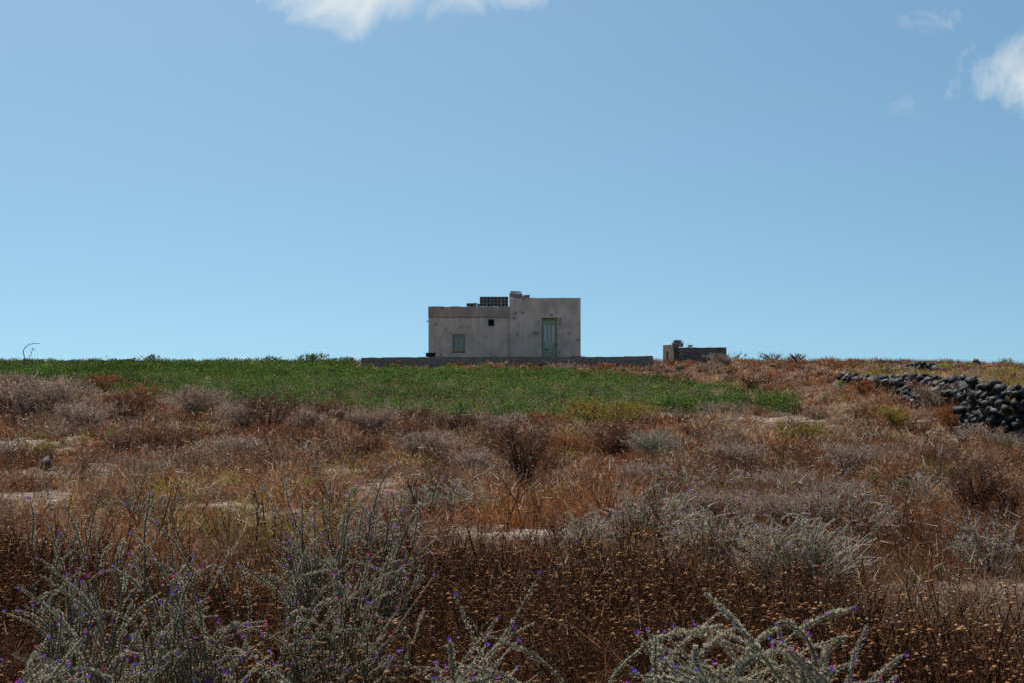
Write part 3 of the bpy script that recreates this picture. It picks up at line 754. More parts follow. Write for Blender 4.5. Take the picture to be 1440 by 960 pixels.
# separate plants along the near edge of the field
def crop_variant():
    P0 = np.zeros((9, 3)); P0[:, :2] = rng.normal(size=(9, 2)) * .16
    b = Bag(); b.add(*crop_leaves(P0, np.full(9, .2), rng.uniform(.3, .48, 9), 40, np.full(9, .06), vary((.10, .17, .04), 9, .2)))
    return b
variants = []
for k in range(5):
    root = empty('crop_plant', (0, -500, 0)); f_ = crop_variant().build('foliage', M['leaf'], root)
    b = Bag(); p0 = np.zeros((4, 3)); p2 = np.stack([rng.normal(size=4) * .12, rng.normal(size=4) * .12, rng.uniform(.2, .32, 4)], 1)
    b.add(*tubes(curve_pts(p0, p2 * .5 + [0, 0, .05], p2, 4), np.linspace(.012, .005, 4)[None].repeat(4, 0), (.10, .12, .05))); b.build('stem', M['wood'], root)
    variants.append(root)
edge = [(300, 560), (350, 564), (400, 568), (445, 571), (490, 574), (530, 577), (570, 580), (610, 583), (650, 586), (690, 588), (722, 589), (752, 590), (785, 590), (815, 588), (838, 586)]
front = [(866, 582), (890, 579), (912, 577), (936, 580), (948, 579), (958, 577), (972, 577), (990, 575), (1006, 573), (1022, 571), (1040, 568), (1052, 566), (1068, 572), (1082, 575), (1096, 577), (1112, 577), (1078, 566), (1092, 568), (1103, 571), (1034, 575)]
for (px, py) in edge + front:
    x, D = gp(px + random.uniform(-6, 6), py + random.uniform(-1, 1))
    v = random.choice(variants); c = copy_tree(v); c.location = (x, D, float(gz(x, D)) - .02); c.rotation_euler = (0, 0, random.uniform(0, 6.28)); s = random.uniform(.85, 1.25); c.scale = (s, s, s * random.uniform(.8, 1.1))
    if px > 1060: tag(c, 'bright green leafy plant in the loose outlying patch by the pale soil', 'crop plant', 'crop plants in the outlying patch')
    elif px > 850: tag(c, 'green leafy crop plant at the ragged corner of the field beside bare soil', 'crop plant', 'crop plants at the ragged field corner')
    else: tag(c, 'green leafy crop plant on the near edge of the field above the brown scrub', 'crop plant', 'crop plants along the near field edge')
for v in variants:
    for ch in list(v.children): bpy.data.objects.remove(ch)
    bpy.data.objects.remove(v)

# ------------------------------------------------------------------ individual shrubs
def shrub(px, py, w, h, kind, label, name='dry_shrub', cat='shrub', group=None):
    """px,py: foot of the shrub as seen; w,h its seen size; kept at its real place and metre size"""
    x, D = gp(px, py); Wm = w / 2000 * D; Hm = h / 2000 * D; z = float(gz(x, D))
    root = empty(name, (x, D, z), label=label, cat=cat, group=group)
    px_ = D / 1422
    n1 = int(np.clip(w * h * .62, 300, 4200))
    cols = {'grey': (.34, .26, .205), 'brown': BROWN, 'rust': RUST, 'olive': OLIVE, 'silver': SILVER, 'dark': (.105, .055, .036), 'tan': TAN, 'green': (.10, .15, .05), 'greygreen': (.12, .15, .10)}
    c0 = np.array(cols[kind])
    # woody stems
    ns = {'dark': 20, 'brown': 10, 'grey': 12}.get(kind, 5)
    a = rng.random(ns) * 6.283; ln = rng.uniform(.5, 1, ns)
    p2 = np.stack([np.cos(a) * Wm * .42 * ln, np.sin(a) * Wm * .35 * ln, Hm * rng.uniform(.55, .95, ns)], 1)
    p1 = p2 * [.35, .35, .6]; p0 = rng.normal(size=(ns, 3)) * [Wm * .04, Wm * .04, 0]; p0[:, 2] = -.03
    b = Bag(); rr = np.linspace(max(.012, px_ * .55), max(.004, px_ * .25), 6)[None].repeat(ns, 0)
    pts = curve_pts(p0, p1, p2, 6) + rng.normal(size=(ns, 6, 3)) * [.02, .02, .01] * Hm
    b.add(*tubes(pts, rr, np.clip(c0 * (.45 if kind in ('dark', 'brown') else .6), .01, 1)))
    b.build('stem', M['wood'], root)
    # secondaries grow from the stems, twigs from the secondaries
    dens_ = {'dark': .26, 'brown': .75}.get(kind, 1.0); n1 = int(n1 * dens_)
    nsec = max(24, n1 // 12); si = rng.integers(0, ns, nsec)
    low = kind in ('dark',)
    tt = rng.uniform(.35 if low else .05, 1, nsec) * 5; ki = np.clip(tt.astype(int), 0, 4); fr = (tt - ki)[:, None]
    S0 = pts[si, ki] * (1 - fr) + pts[si, ki + 1] * fr
    S0 += rng.normal(size=(nsec, 3)) * [Wm * .09, Wm * .09, 0]
    a = rng.random(nsec) * 6.283; od = np.stack([np.cos(a), np.sin(a), rng.uniform(.2, 1.6, nsec)], 1); od[:, :2] += 1.2 * S0[:, :2] / max(Wm * .5, .1)
    lim = np.clip(Hm * (.8 + .35 * vnoise(S0[:, 0] * 5 + px, S0[:, 1] * 5)) - S0[:, 2], .03, None)
    SL = rng.uniform(.18, .42, nsec) * min(Wm, Hm * 2.2); od = norm(od); SL = np.minimum(SL, lim / np.maximum(od[:, 2], .2)); S1 = S0 + od * SL[:, None]
    b = Bag()
    if not low or True: b.add(*blades(S0, od, SL, max(.005, px_ * .6), np.clip(c0 * .75 * (1 + rng.normal(size=(nsec, 1)) * .2), .01, 1)))
    i = rng.integers(0, nsec, n1); t = rng.uniform(.1, 1, (n1, 1)); P = S0[i] * (1 - t) + S1[i] * t + rng.normal(size=(n1, 3)) * .02
    d = od[i] * .7 + rdir(n1, .45, .7); Ln = rng.uniform(.08, .26, n1) * min(Hm, Wm) + .02
    C = np.clip(c0 * (1 + rng.normal(size=(n1, 1)) * .3) * (1 + rng.normal(size=(n1, 3)) * .06), .008, .8)
    mixn = rng.random(n1) < .2; C[mixn] = np.array(BROWN if kind != 'brown' else GREY) * rng.uniform(.7, 1.2, (mixn.sum(), 1))
    Wd = max(.004, px_ * .6)
    b.add(*blades(P, d, Ln, Wd, C))
    P2 = P + norm(d) * Ln[:, None] * rng.uniform(.4, 1, (n1, 1))
    C2 = np.clip(C * rng.uniform(.8, 1.5, (n1, 1)), .01, .8); hl = rng.random(n1) < (.07 if kind not in ('green', 'greygreen') else .0); C2[hl] = np.array(WHITE) * .85  # whitened twig tips: seed specks together with painted highlights
    b.add(*blades(P2, rdir(n1, .3, .8), Ln * rng.uniform(.2, .5, n1), Wd * 1.25, C2))
    b.build('twigs', M['dry'], root)
    return root
SH = [
 (62, 594, 140, 60, 'grey', 'tall grey twiggy shrub in front of the left end of the green field'),
 (15, 588, 90, 44, 'brown', 'dark brown scrub at the outer side of the tall grey shrub'),
 (150, 550, 80, 22, 'rust', 'low rust brown scrub on the field edge next to the tall grey shrub'),
 (205, 558, 60, 18, 'rust', 'small rust mound wedged between the field and a brown bush'),
 (180, 592, 95, 38, 'brown', 'wide dark brown bush below the rust scrub on the left field edge'),
 (118, 608, 110, 38, 'grey', 'pale grey brush sloping down from the tall grey shrub'),
 (275, 588, 85, 40, 'grey', 'grey windswept grassy shrub just below the field edge'),
 (345, 604, 80, 34, 'grey', 'low grey brown brush next to the dark forked bush'),
 (378, 612, 95, 52, 'dark', 'dark forked bush with bare stems below the left part of the field'),
 (460, 600, 90, 34, 'brown', 'brown brush directly under the crop edge, uphill of the sandy bank'),
 (520, 612, 80, 36, 'grey', 'grey brown shrub between two brown bushes under the crop'),
 (588, 600, 70, 26, 'brown', 'low dark brown bush touching the crop below the farmhouse'),
 (650, 620, 70, 40, 'dark', 'dark thin stemmed bush a little below the crop'),
 (700, 612, 75, 30, 'grey', 'pale grey shrub under the near tip of the crop'),
 (737, 694, 95, 100, 'dark', 'dead bush with two dark forked stems on the middle of the slope'),
 (862, 648, 85, 52, 'brown', 'dense dark rust tussock uphill of the dead forked bush'),
 (800, 640, 70, 30, 'rust', 'small rust tussock beside the dense dark tussock'),
 (855, 604, 150, 38, 'olive', 'broad olive brown mound at the near corner of the crop'),
 (780, 602, 60, 22, 'rust', 'low rust tuft at the crop tip beside the olive mound'),
 (932, 652, 90, 40, 'silver', 'grey green bush between dark tussock and thorny scrub'),
 (1012, 588, 75, 22, 'grey', 'low purplish grey shrub below the crop on bare soil'),
 (1130, 625, 80, 28, 'olive', 'olive brown mound on the right slope'),
 (1057, 552, 34, 24, 'brown', 'small dark rust bush at the far corner of the crop'),
 (1098, 556, 50, 18, 'rust', 'low rust bush uphill of the outlying crop patch'),
 (956, 524, 18, 11, 'greygreen', 'small round dark green bush below the stone hut'),
 (1020, 513, 56, 17, 'grey', 'grey bush growing against the front of the stone hut'),
 (990, 522, 60, 12, 'grey', 'long low grey brush downhill of the stone hut'),
 (1085, 507, 46, 13, 'dark', 'thin dark scrub standing on the crest beyond the hut'),
 (1122, 507, 34, 13, 'dark', 'last dark crest bush on the right of the hut'),
 (1262, 602, 60, 26, 'olive', 'olive brown bush at the foot of the stone corner'),
 (1318, 584, 60, 40, 'grey', 'grey twiggy bush leaning on the broken middle wall'),
 (1340, 606, 50, 36, 'rust', 'rust bush growing against the near end of the tall stone wall'),
 (1290, 615, 60, 22, 'brown', 'brown brush with a bent bare twig below the broken wall'),
 (1430, 598, 30, 30, 'olive', 'olive green bush against the face of the tall stone wall'),
 (1246, 548, 30, 22, 'olive', 'olive tuft filling the gap in the terrace wall'),
 (1215, 560, 60, 24, 'rust', 'orange brown brush below the low far stones'),
 (1175, 520, 70, 14, 'rust', 'wide rust scrub along the crest above the far stones'),
 (1100, 520, 60, 10, 'brown', 'brown scrub on the crest between hut and terrace'),
 (1385, 632, 90, 30, 'grey', 'grey scrub in front of the tall stone wall'),
 (1425, 640, 60, 26, 'silver', 'silvery scrub at the foot of the tall wall near its end'),
 (1368, 742, 80, 90, 'dark', 'dark dead shrub with fanned bare stems on the orange ground'),
 (1415, 744, 50, 60, 'dark', 'second dark dead shrub just beside the fanned one'),
 (1320, 660, 80, 30, 'brown', 'brown brush uphill of the two dark dead shrubs'),
 (112, 672, 26, 26, 'brown', 'small dark hollow tussock on the edge of the sandy bank'),
 (213, 506, 34, 14, 'greygreen', 'dark rounded shrub on the crest behind the crop'),
 (432, 509, 84, 15, 'green', 'wide grassy green mound on the crest left of the low wall'),
 (385, 508, 30, 12, 'greygreen', 'small dark tuft beside the grassy green mound on the crest'),
 (640, 518, 24, 9, 'rust', 'orange brown tuft in front of the low wall under the window'),
 (560, 516, 14, 8, 'rust', 'small orange tuft at the outer part of the low wall'),
 (700, 518, 40, 10, 'tan', 'straw coloured grass in front of the low wall below the roof step'),
 (795, 520, 50, 11, 'grey', 'greyish brush in front of the low wall under the green door'),
 (848, 524, 60, 12, 'rust', 'rust brown brush by the far part of the low wall'),
 (445, 612, 60, 34, 'grey', 'grey brush between dark forked bush and brown brush'),
 (600, 650, 90, 40, 'grey', 'faint grey brown shrub on the slope above the sandy hollow'),
 (500, 650, 90, 34, 'brown', 'brown thicket on the slope above the tallest viper bush'),
 (250, 640, 110, 36, 'brown', 'broad brown thicket in the middle of the left slope'),
 (60, 645, 50, 22, 'olive', 'olive tuft between the two pale sand strips'),
 (1040, 660, 90, 34, 'grey', 'grey thorny scrub above the silver bushes'),
 (1190, 665, 90, 36, 'grey', 'grey brush in the middle of the right slope'),
 (1100, 645, 60, 24, 'rust', 'rust tuft between grey brushes on the right slope'),
 (1240, 690, 60, 24, 'brown', 'brown tuft above the orange ground on the right'),
 (1110, 760, 120, 60, 'grey', 'broad pale grey brush in the widest silver bush at the rim of the thicket'),
 (1180, 730, 110, 46, 'grey', 'pale grey brush uphill of the rim of the thicket'),
 (1000, 735, 110, 44, 'grey', 'pale grey brush with fine twigs behind the thicket'),
 (1090, 700, 110, 36, 'grey', 'flat pale grey brush high on the slope of silver bushes'),
 (905, 690, 90, 34, 'grey', 'grey matted brush beside the pale curved twig'),
 (330, 650, 90, 34, 'grey', 'grey matted brush in the middle of the left slope'),
 (395, 668, 80, 30, 'brown', 'rounded brown brush above the sandy bank'),
 (170, 640, 90, 30, 'brown', 'rounded dark brown brush behind the bright upright weed'),
 (560, 625, 80, 28, 'brown', 'rounded brown brush below the low bush touching the crop'),
 (660, 665, 80, 30, 'grey', 'grey rounded brush beside the dead forked bush'),
 (1296, 556, 34, 20, 'rust', 'rust bush overgrowing the broken middle wall'),
 (1352, 566, 30, 26, 'brown', 'brown bush between the broken wall and the tall stone wall'),
 (985, 625, 70, 24, 'brown', 'brown brush below the purplish grey shrub'),
]
for a in SH: shrub(*a[:5], a[5], group='dry shrubs on the slope')

# bright yellow-green plants on the terrace and by the house
def weed(px, py, w, h, c, label, name='green_weed', cat='weed', group=None):
    x, D = gp(px, py); Wm = w / 2000 * D / 2; Hm = h / 2000 * D
    n = int(np.clip(w * h * 1.2, 24, 260)); root = empty(name, (x, D, float(gz(x, D))), label=label, cat=cat, group=group)
    b = Bag(); ns = 4
    a = rng.random(ns) * 6.28; p2 = np.stack([np.cos(a) * Wm * .6, np.sin(a) * Wm * .6, np.full(ns, Hm * .8)], 1)
    st = curve_pts(np.zeros((ns, 3)), p2 * [.3, .3, .6], p2, 5)
    b.add(*tubes(st, np.full((ns, 5), max(.003, D / 1422 * .25)), np.array(c) * .7)); b.build('stem', M['leaf'], root)
    ii = rng.integers(0, ns, n); kk = rng.integers(1, 5, n); P = st[ii, kk] + rng.normal(size=(n, 3)) * [Wm * .3, Wm * .3, Hm * .1]
    b = Bag(); b.add(*leaves(P, rdir(n, .5, .5), np.full(n, max(.03, D / 1422 * 1.6)), max(.012, D / 1422 * .8), vary(c, n, .2))); b.build('leaves', M['leaf'], root)
LG = (.17, .30, .05); YG = (.26, .34, .04); MG = (.10, .18, .06)
for (px, py, w, h, c, lab, grp) in [
 (153, 628, 16, 24, LG, 'bright green upright weed on the left slope', None), (90, 625, 9, 8, LG, 'small bright green weed tuft above the sandy strip', None), (30, 632, 22, 20, MG, 'dull green weed on the pale sand at the far left', None),
 (434, 697, 14, 24, YG, 'yellow green weed behind the tallest viper bush', None), (499, 700, 8, 16, LG, 'thin green weed on the sandy hollow', None), (415, 700, 8, 14, LG, 'small green weed beside the yellow green one', None),
 (618, 728, 9, 16, LG, 'left one of two thin weeds on the orange ground above the thicket', 1), (684, 722, 8, 14, LG, 'thin green weed beside a pale twig on the orange ground', 1), (697, 722, 8, 14, LG, 'second thin weed of the close pair on the orange ground', 1), (712, 724, 10, 12, LG, 'short green weed next to the close pair of thin weeds', 1), (663, 640, 12, 9, LG, 'low green weed under the near tip of the crop', 1), (820, 664, 10, 14, MG, 'green weed behind the dead forked bush on the open slope', 1), (856, 762, 8, 12, LG, 'green weed at the foot of the long thin dark stem', 1), (632, 762, 10, 14, MG, 'pale green weed on the sandy patch at the rim of the thicket', 1),
 (1232, 692, 22, 24, LG, 'bright green weed patch on the right slope', None), (1272, 694, 34, 22, MG, 'wider dull green weed patch on the right slope', None), (1163, 730, 14, 12, LG, 'small green weed in the widest silver bugloss bush', 1), (1245, 760, 10, 18, LG, 'upright green weed on the orange ground beside the widest silver bush', 1), (1320, 815, 12, 18, LG, 'green weed on the sand strip at the right end of the thicket', 1), (1350, 680, 12, 10, MG, 'dull green weed uphill of the fanned dark dead shrub', 1),
 (268, 706, 10, 8, LG, 'tiny green weed on the sandy strip near the yellow grass', 1), (445, 640, 10, 8, LG, 'tiny green weed in the brown thicket of the left slope', 1), (600, 660, 10, 8, MG, 'dull tiny weed in the faint grey brown shrub', 1), (920, 600, 8, 7, LG, 'tiny green weed just below the olive brown mound at the crop corner', 1), (1010, 592, 10, 9, LG, 'small green weed under the purplish grey shrub', 1), (1150, 592, 8, 10, MG, 'dull green weed beside the pale soil by the outlying crop patch', 1), (1300, 600, 10, 8, LG, 'tiny green weed at the foot of the broken terrace wall', 1),
 (1182, 546, 12, 12, LG, 'light green weed at the end of the low far stones', None), (1160, 562, 22, 10, (.16, .22, .14), 'greyish green weed below the light green one', None), (1274, 556, 8, 14, LG, 'green weed growing out of the stone corner', None),
 (1262, 524, 30, 5, YG, 'yellow green weeds in front of the terrace stone heap', None), (1330, 519, 34, 9, YG, 'bright yellow green vine beside the terrace stone heap', None), (1415, 514, 26, 11, LG, 'tall bright green vine on the terrace skyline', None),
 (1398, 566, 8, 10, LG, 'green weed rooted in the tall stone wall', None), (452, 506, 8, 9, YG, 'yellow green tuft on the grassy crest mound', None), (1365, 518, 20, 6, YG, 'smaller vine between the two bright terrace vines', None)]:
    weed(px, py, w, h, c, lab or 'small bright green weed sprouting alone among the dry brown scrub', group='small green weeds in the scrub' if grp else None)
weed(811, 503.0, 22, 5, (.42, .27, .05), 'yellow flowering tuft behind the low wall at the farmhouse corner', 'yellow_weed')
for o in [o for o in col.objects if o.get('label', '').startswith('yellow flowering')]:
    o.location = (hx(811, 82.5), 82.5, hz(502, 82.5) - .12)

# bare bent sticks and tall dry stalks
def stick(pts, dpt, r0, c, label, name='dead_branch', cat='branch', side=0):
    """a bare branch: pts give its run as (px,py) heights at one distance"""
    P = np.array([[(px - 720) / 2000 * (dpt + q), dpt + q, EYE + (520 - py) / 2000 * (dpt + q)] for (px, py), q in zip(pts, np.linspace(0, .25, len(pts)))])
    K = 14; t = np.linspace(0, len(P) - 1, K); P = np.stack([np.interp(t, np.arange(len(P)), P[:, k]) for k in range(3)], 1)
    P[1:-1] = (P[:-2] + 2 * P[1:-1] + P[2:]) / 4; P[1:-1] += rng.normal(size=(K - 2, 3)) * r0 * .8
    b = Bag(); b.add(*tubes(P[None], np.linspace(r0, r0 * .45, K)[None], np.array(c), 4))
    if side:
        j = rng.integers(4, K, side); b.add(*blades(P[j], rdir(side, .5, .5), rng.uniform(4, 12, side) * r0, r0 * 1.2, np.array(c)))
    base = P[0].copy(); V, F, C = b.arr(); V = V - base
    o = build_np(name, V, F, C, M['wood']); o.location = base
    return tag(o, label, cat)
stick([(34, 514), (33, 500), (33, 491), (38, 484), (46, 482), (56, 482)], 76, .03, (.16, .14, .13), 'bare hooked stalk arching against the sky over the left of the crop', 'dry_stalk', 'stalk', 0)
stick([(38, 508), (44, 498), (46, 487), (50, 492)], 76.4, .028, (.16, .14, .13), 'shorter bent stalk beside the hooked one against the sky', 'dry_stalk', 'stalk', 0)
def gst(px, py):
    return gp(px, py)[1]
stick([(806, 656), (822, 648), (838, 636)], gst(806, 662), .012, (.42, .37, .33), 'pale bare stick lying on the brush above the orange ground')
stick([(915, 722), (926, 712), (935, 700), (938, 686)], gst(915, 730), .011, (.50, .45, .40), 'pale curved twig in the silver bushes')
stick([(893, 716), (898, 700), (903, 690)], gst(893, 724), .010, (.48, .43, .38), 'short pale twig beside the curved one')
stick([(826, 775), (845, 745), (862, 712), (872, 685), (875, 665)], gst(826, 785), .009, (.12, .09, .08), 'long thin dark stem bending over the sand in mid slope', 'dry_stalk', 'stalk', 8)
stick([(430, 690), (445, 655), (462, 628), (474, 610)], gst(430, 700), .010, (.25, .20, .17), 'thin leaning twig above the sandy bank', side=10)
stick([(652, 690), (665, 672), (690, 658), (700, 650)], gst(652, 700), .010, (.40, .34, .30), 'pale leaning twig at mid slope above the sand', side=6)
stick([(1076, 705), (1080, 700), (1088, 690), (1098, 678)], gst(1076, 712), .010, (.50, .45, .40), 'pale bare twig above the broad silver bush', side=3)
stick([(1095, 740), (1120, 705), (1160, 690), (1195, 660), (1210, 640)], gst(1095, 760), .009, (.22, .18, .16), 'long leaning stem crossing the right slope', 'dry_stalk', 'stalk', 8)
stick([(1278, 742), (1279, 725), (1281, 712)], gst(1278, 748), .010, (.55, .48, .42), 'short white twig on the orange ground at the right', side=0)
stick([(1277, 600), (1280, 590), (1292, 582)], gst(1277, 606), .016, (.28, .24, .21), 'bent bare twig below the broken terrace wall')
stick([(362, 770), (362, 740), (363, 710), (360, 690)], gst(362, 790) , .008, (.06, .035, .025), 'tall dark thistle stalk beside the yellow grass', 'dry_stalk', 'stalk', 26)
stick([(386, 778), (387, 750), (388, 730), (384, 718)], gst(386, 796), .008, (.07, .04, .03), 'shorter dark thistle stalk beside the yellow grass', 'dry_stalk', 'stalk', 24)
stick([(70, 700), (69, 685), (72, 668)], gst(70, 705), .010, (.05, .03, .025), 'dark seedy stalk rising by the lava rock', 'dry_stalk', 'stalk', 14)

# ------------------------------------------------------------------ viper's bugloss bushes
SIL = np.array((.48, .46, .335)); SILB = np.array((.74, .60, .46)); SILG = np.array((.20, .24, .135))
FLOW = [(.20, .08, .55), (.30, .07, .48), (.14, .10, .60), (.50, .05, .22), (.34, .08, .45), (.22, .07, .5)]
def flower_mesh(c):
    b = Bag(); K = 5
    for i in range(K):
        a = i * 6.283 / K; d = np.array([math.cos(a) * .5, math.sin(a) * .5, .86]); s = np.array([-math.sin(a), math.cos(a), 0]); d = d / np.linalg.norm(d)
        V = [(0, 0, 0), d * .6 - s * .2, d * .6 + s * .2, d + np.array([d[0], d[1], 0]) * .4 - s * .26, d + np.array([d[0], d[1], 0]) * .4 + s * .26]
        b.add(np.array(V, float), [[0, 1, 2], [1, 3, 4], [1, 4, 2]], vary(c, 5, .1))
    V, F, C = b.arr(); o = build_np('flower', V, F, C, M['petal']); me = o.data; bpy.data.objects.remove(o); return me
FM = [flower_mesh(c) for c in FLOW]
def spike_bits(P, r, n, size, c0):
    """hairy calyces and small leaves packed round a curved spike. P (K,3), r radius"""
    K = len(P); t = rng.random(n) * (K - 1); i = np.clip(t.astype(int), 0, K - 2); fr = (t - i)[:, None]
    c = P[i] * (1 - fr) + P[i + 1] * fr; T = norm(P[i + 1] - P[i])
    a = norm(np.cross(T, rng.normal(size=(n, 3))))
    d = a + T * rng.uniform(.2, .9, (n, 1))
    rad = np.interp(t, [0, (K - 1) * .15, (K - 1) * .8, K - 1], [.6, 1, 1, .55])
    C = np.where(rng.random((n, 1)) < .45, c0, np.where(rng.random((n, 1)) < .62, SILB, SILG)) * (1 + rng.normal(size=(n, 1)) * .2)
    return leaves(c + a * (r * rad * .25)[:, None], d, size * rad * rng.uniform(.7, 1.2, n), size * .48, np.clip(C, .02, .8), .22)
def echium(px, D, tips, label, rnd=0, box=None, near=True, bdepth=.35, bits=170, size=.015, rad=.011, fl=.5, tone=1.0, stemc=(.30, .22, .155), group='viper bugloss bushes', up=1.0):
    """px: where the bush is rooted (direction), D metres away; tips: (px,py) of the traced shoots; rnd more inside box (x0,x1,y0,y1)"""
    x0 = (px - 720) / 2000 * D; z0 = float(gz(x0, D))
    root = empty('bugloss_bush', (x0, D, z0), label=label, cat='flowering bush', group=group)
    tp = [(a, b, D + random.uniform(-bdepth, bdepth)) for a, b in tips]
    for k in range(int(rnd * (.95 if near else 1))):
        u = random.random(); v_ = random.random() ** .8
        a = box[0] + (box[1] - box[0]) * u
        top = box[2] + (box[3] - box[2]) * (.16 + (abs(u - .5) * 2) ** 2 * .4)
        tp.append((a, top + (box[3] - top) * v_, D + random.uniform(-1, 1) * bdepth))
    stems = Bag(); allb = Bag(); flpos = []
    for (a, b, d_) in tp:
        tip = np.array([(a - 720) / 2000 * d_, d_, EYE + (520 - b) / 2000 * d_]) - [x0, D, z0]
        tip[2] = max(tip[2], .12)
        f_ = random.random()
        base = np.array([tip[0] * .25 + random.gauss(0, .04), tip[1] * .2, 0.0]); sgn = random.choice([-1, 1, 1]) if abs(tip[0]) < .12 else math.copysign(1, tip[0])
        mid = np.array([tip[0] - sgn * random.uniform(.08, .34) * (.5 + tip[2] * .45) * up, tip[1] * .4 + random.gauss(0, .08), tip[2] * random.uniform(.62, 1.0)]) + rng.normal(size=3) * .03
        P = curve_pts(base[None], mid[None], tip[None], 16)[0]
        # last part bends
        P[10:] += np.linspace(0, 1, 6)[:, None] ** 2 * rng.normal(size=3) * .05
        P[1:] += np.cumsum(rng.normal(size=(15, 3)) * .004, 0)
        rs = np.linspace(.006, .0025, 16) * (1 if near else 1.3)
        stems.add(*tubes(P[None], rs[None], vary(stemc, 1)[0] * tone))
        total = np.linalg.norm(np.diff(P, axis=0), axis=1).sum(); k0 = max(2, int(16 - 16 * min(.8, random.uniform(.16, .34) / total)))
        sp = P[k0 - 1:]; nb = int(bits * random.uniform(.7, 1.3))
        VFC = spike_bits(sp, rad, nb, size * random.uniform(.85, 1.15), SIL * tone * random.uniform(.85, 1.15))
        lw_ = spike_bits(P[3:k0 + 1], rad * .75, int(nb * .75), size * 1.1, SILG * 1.25 * tone)
        if near:
            g = Bag(); g.add(*VFC); spo = g.build('flower_spike', M['silver'], root); stems.add(*lw_)
        else:
            allb.add(*VFC); allb.add(*lw_); spo = root
        nf = (1 if random.random() < fl * .62 else 0) + (1 if random.random() < fl * .4 else 0) + (random.random() < fl * .25)
        for q in range(int(nf)):
            k = 15 if q == 0 else random.randint(k0, 14)
            o = bpy.data.objects.new('flower', random.choice(FM)); col.objects.link(o); o.parent = spo
            o.location = P[k] + rng.normal(size=3) * .006; s = random.uniform(.007, .0115) * (1 if near else 1.15)
            o.scale = (s, s, s); o.rotation_euler = (random.uniform(-.9, .9), random.uniform(-.9, .9), random.uniform(0, 6.28))
    stems.build('stem', M['silver'], root)
    if not near: allb.build('foliage', M['silver'], root)
    return root
echium(1055, 3.5, [(872, 903), (930, 884), (925, 905), (968, 872), (978, 868), (1022, 861), (1096, 863), (1165, 862), (1187, 864), (1042, 884), (1072, 900), (1200, 914), (1170, 905), (1090, 906), (1150, 890), (1130, 925), (905, 925), (1000, 885), (950, 915), (1110, 885), (1060, 880), (1135, 905), (985, 905), (1018, 930), (885, 925)],
       'broad silver green bush with purple flowers, closest one, curling shoots over the brown thicket', rnd=80, box=(885, 1190, 885, 1010), bdepth=.28, bits=340, size=.0098, rad=.0088, fl=.7, up=2.1)
echium(1225, 3.4, [(1258, 933), (1246, 940), (1215, 955)], 'three thick silver shoots with pink tips beside the broad silver bush', rnd=5, box=(1195, 1260, 950, 1010), bdepth=.1, bits=330, size=.0092, rad=.0085, fl=.9)
echium(665, 3.9, [(583, 924), (612, 930), (640, 897), (647, 920), (688, 888), (736, 902), (722, 905), (683, 925), (672, 912), (700, 900), (705, 925)],
       'small silver bush with crossing shoots and violet tips, rooted between two larger ones', rnd=28, box=(585, 735, 910, 1000), bdepth=.2, bits=260, size=.0095, rad=.0082, up=1.8, fl=.8)
echium(370, 3.6, [(366, 934), (402, 946), (318, 950)], 'two silver green shoots poking up beside the small silver bush', rnd=4, box=(330, 405, 950, 1000), bdepth=.12, bits=260, size=.0095, rad=.0082, up=1.8, fl=.8)
echium(60, 4.0, [(15, 943), (30, 930), (50, 932), (95, 922), (125, 918), (70, 935), (110, 935)], 'low silver bush crowded with pink and purple flowers in the near corner', rnd=34, box=(-30, 140, 922, 1010), bdepth=.3, bits=230, size=.0095, rad=.0082, up=1.6, fl=1.5)
echium(150, 4.6, [(28, 826), (25, 848), (72, 812), (82, 808), (88, 785), (110, 810), (155, 838), (145, 855), (198, 838), (230, 905), (228, 900), (120, 808), (185, 860), (60, 860)],
       'tall open silver bush with straggling shoots on the near left', rnd=36, box=(20, 240, 830, 985), tone=.8, bdepth=.35, bits=190, size=.0088, rad=.0072, fl=.8, up=1.15)
echium(285, 5.0, [(205, 708), (215, 715), (222, 780), (200, 790), (270, 775), (290, 776), (288, 792), (310, 790), (325, 785), (340, 815), (232, 800), (253, 795), (185, 795), (178, 800)],
       'dense silver green bush with one very long upright shoot', rnd=66, box=(190, 360, 795, 930), tone=.8, bdepth=.4, bits=190, size=.0088, rad=.0068, fl=.85, up=.95)
echium(110, 5.6, [(74, 728), (95, 765), (100, 738), (112, 730), (137, 725), (132, 740), (148, 750), (118, 755), (78, 758), (195, 748), (190, 765), (175, 750), (168, 752), (60, 780)],
       'thin leggy silver bush behind the straggling one, near the yellow grass', rnd=24, box=(60, 210, 755, 860), tone=.8, bdepth=.4, bits=150, size=.009, rad=.0065, fl=.55, up=.5)
echium(470, 5.4, [(534, 775), (505, 790), (560, 805), (605, 832), (602, 842), (545, 780), (470, 780), (440, 775), (430, 815), (515, 765), (450, 755), (535, 790), (400, 790), (385, 795)],
       'spreading silver bush whose long shoots reach over the brown thicket', rnd=74, box=(370, 580, 780, 960), tone=.8, bdepth=.45, bits=180, size=.009, rad=.0072, fl=.75, up=1.4)
echium(470, 7.4, [(388, 700), (390, 688), (392, 718), (438, 690), (432, 695), (467, 677), (455, 685), (511, 662), (520, 685), (548, 660), (535, 683), (490, 700), (600, 690), (590, 705), (595, 722), (565, 700), (410, 745)],
       'tallest dark silver bush full of upright shoots, backed by the sandy hollow', rnd=95, box=(385, 605, 690, 830), tone=.8, bdepth=.5, bits=120, size=.0105, rad=.006, fl=.6, near=True, up=.35)
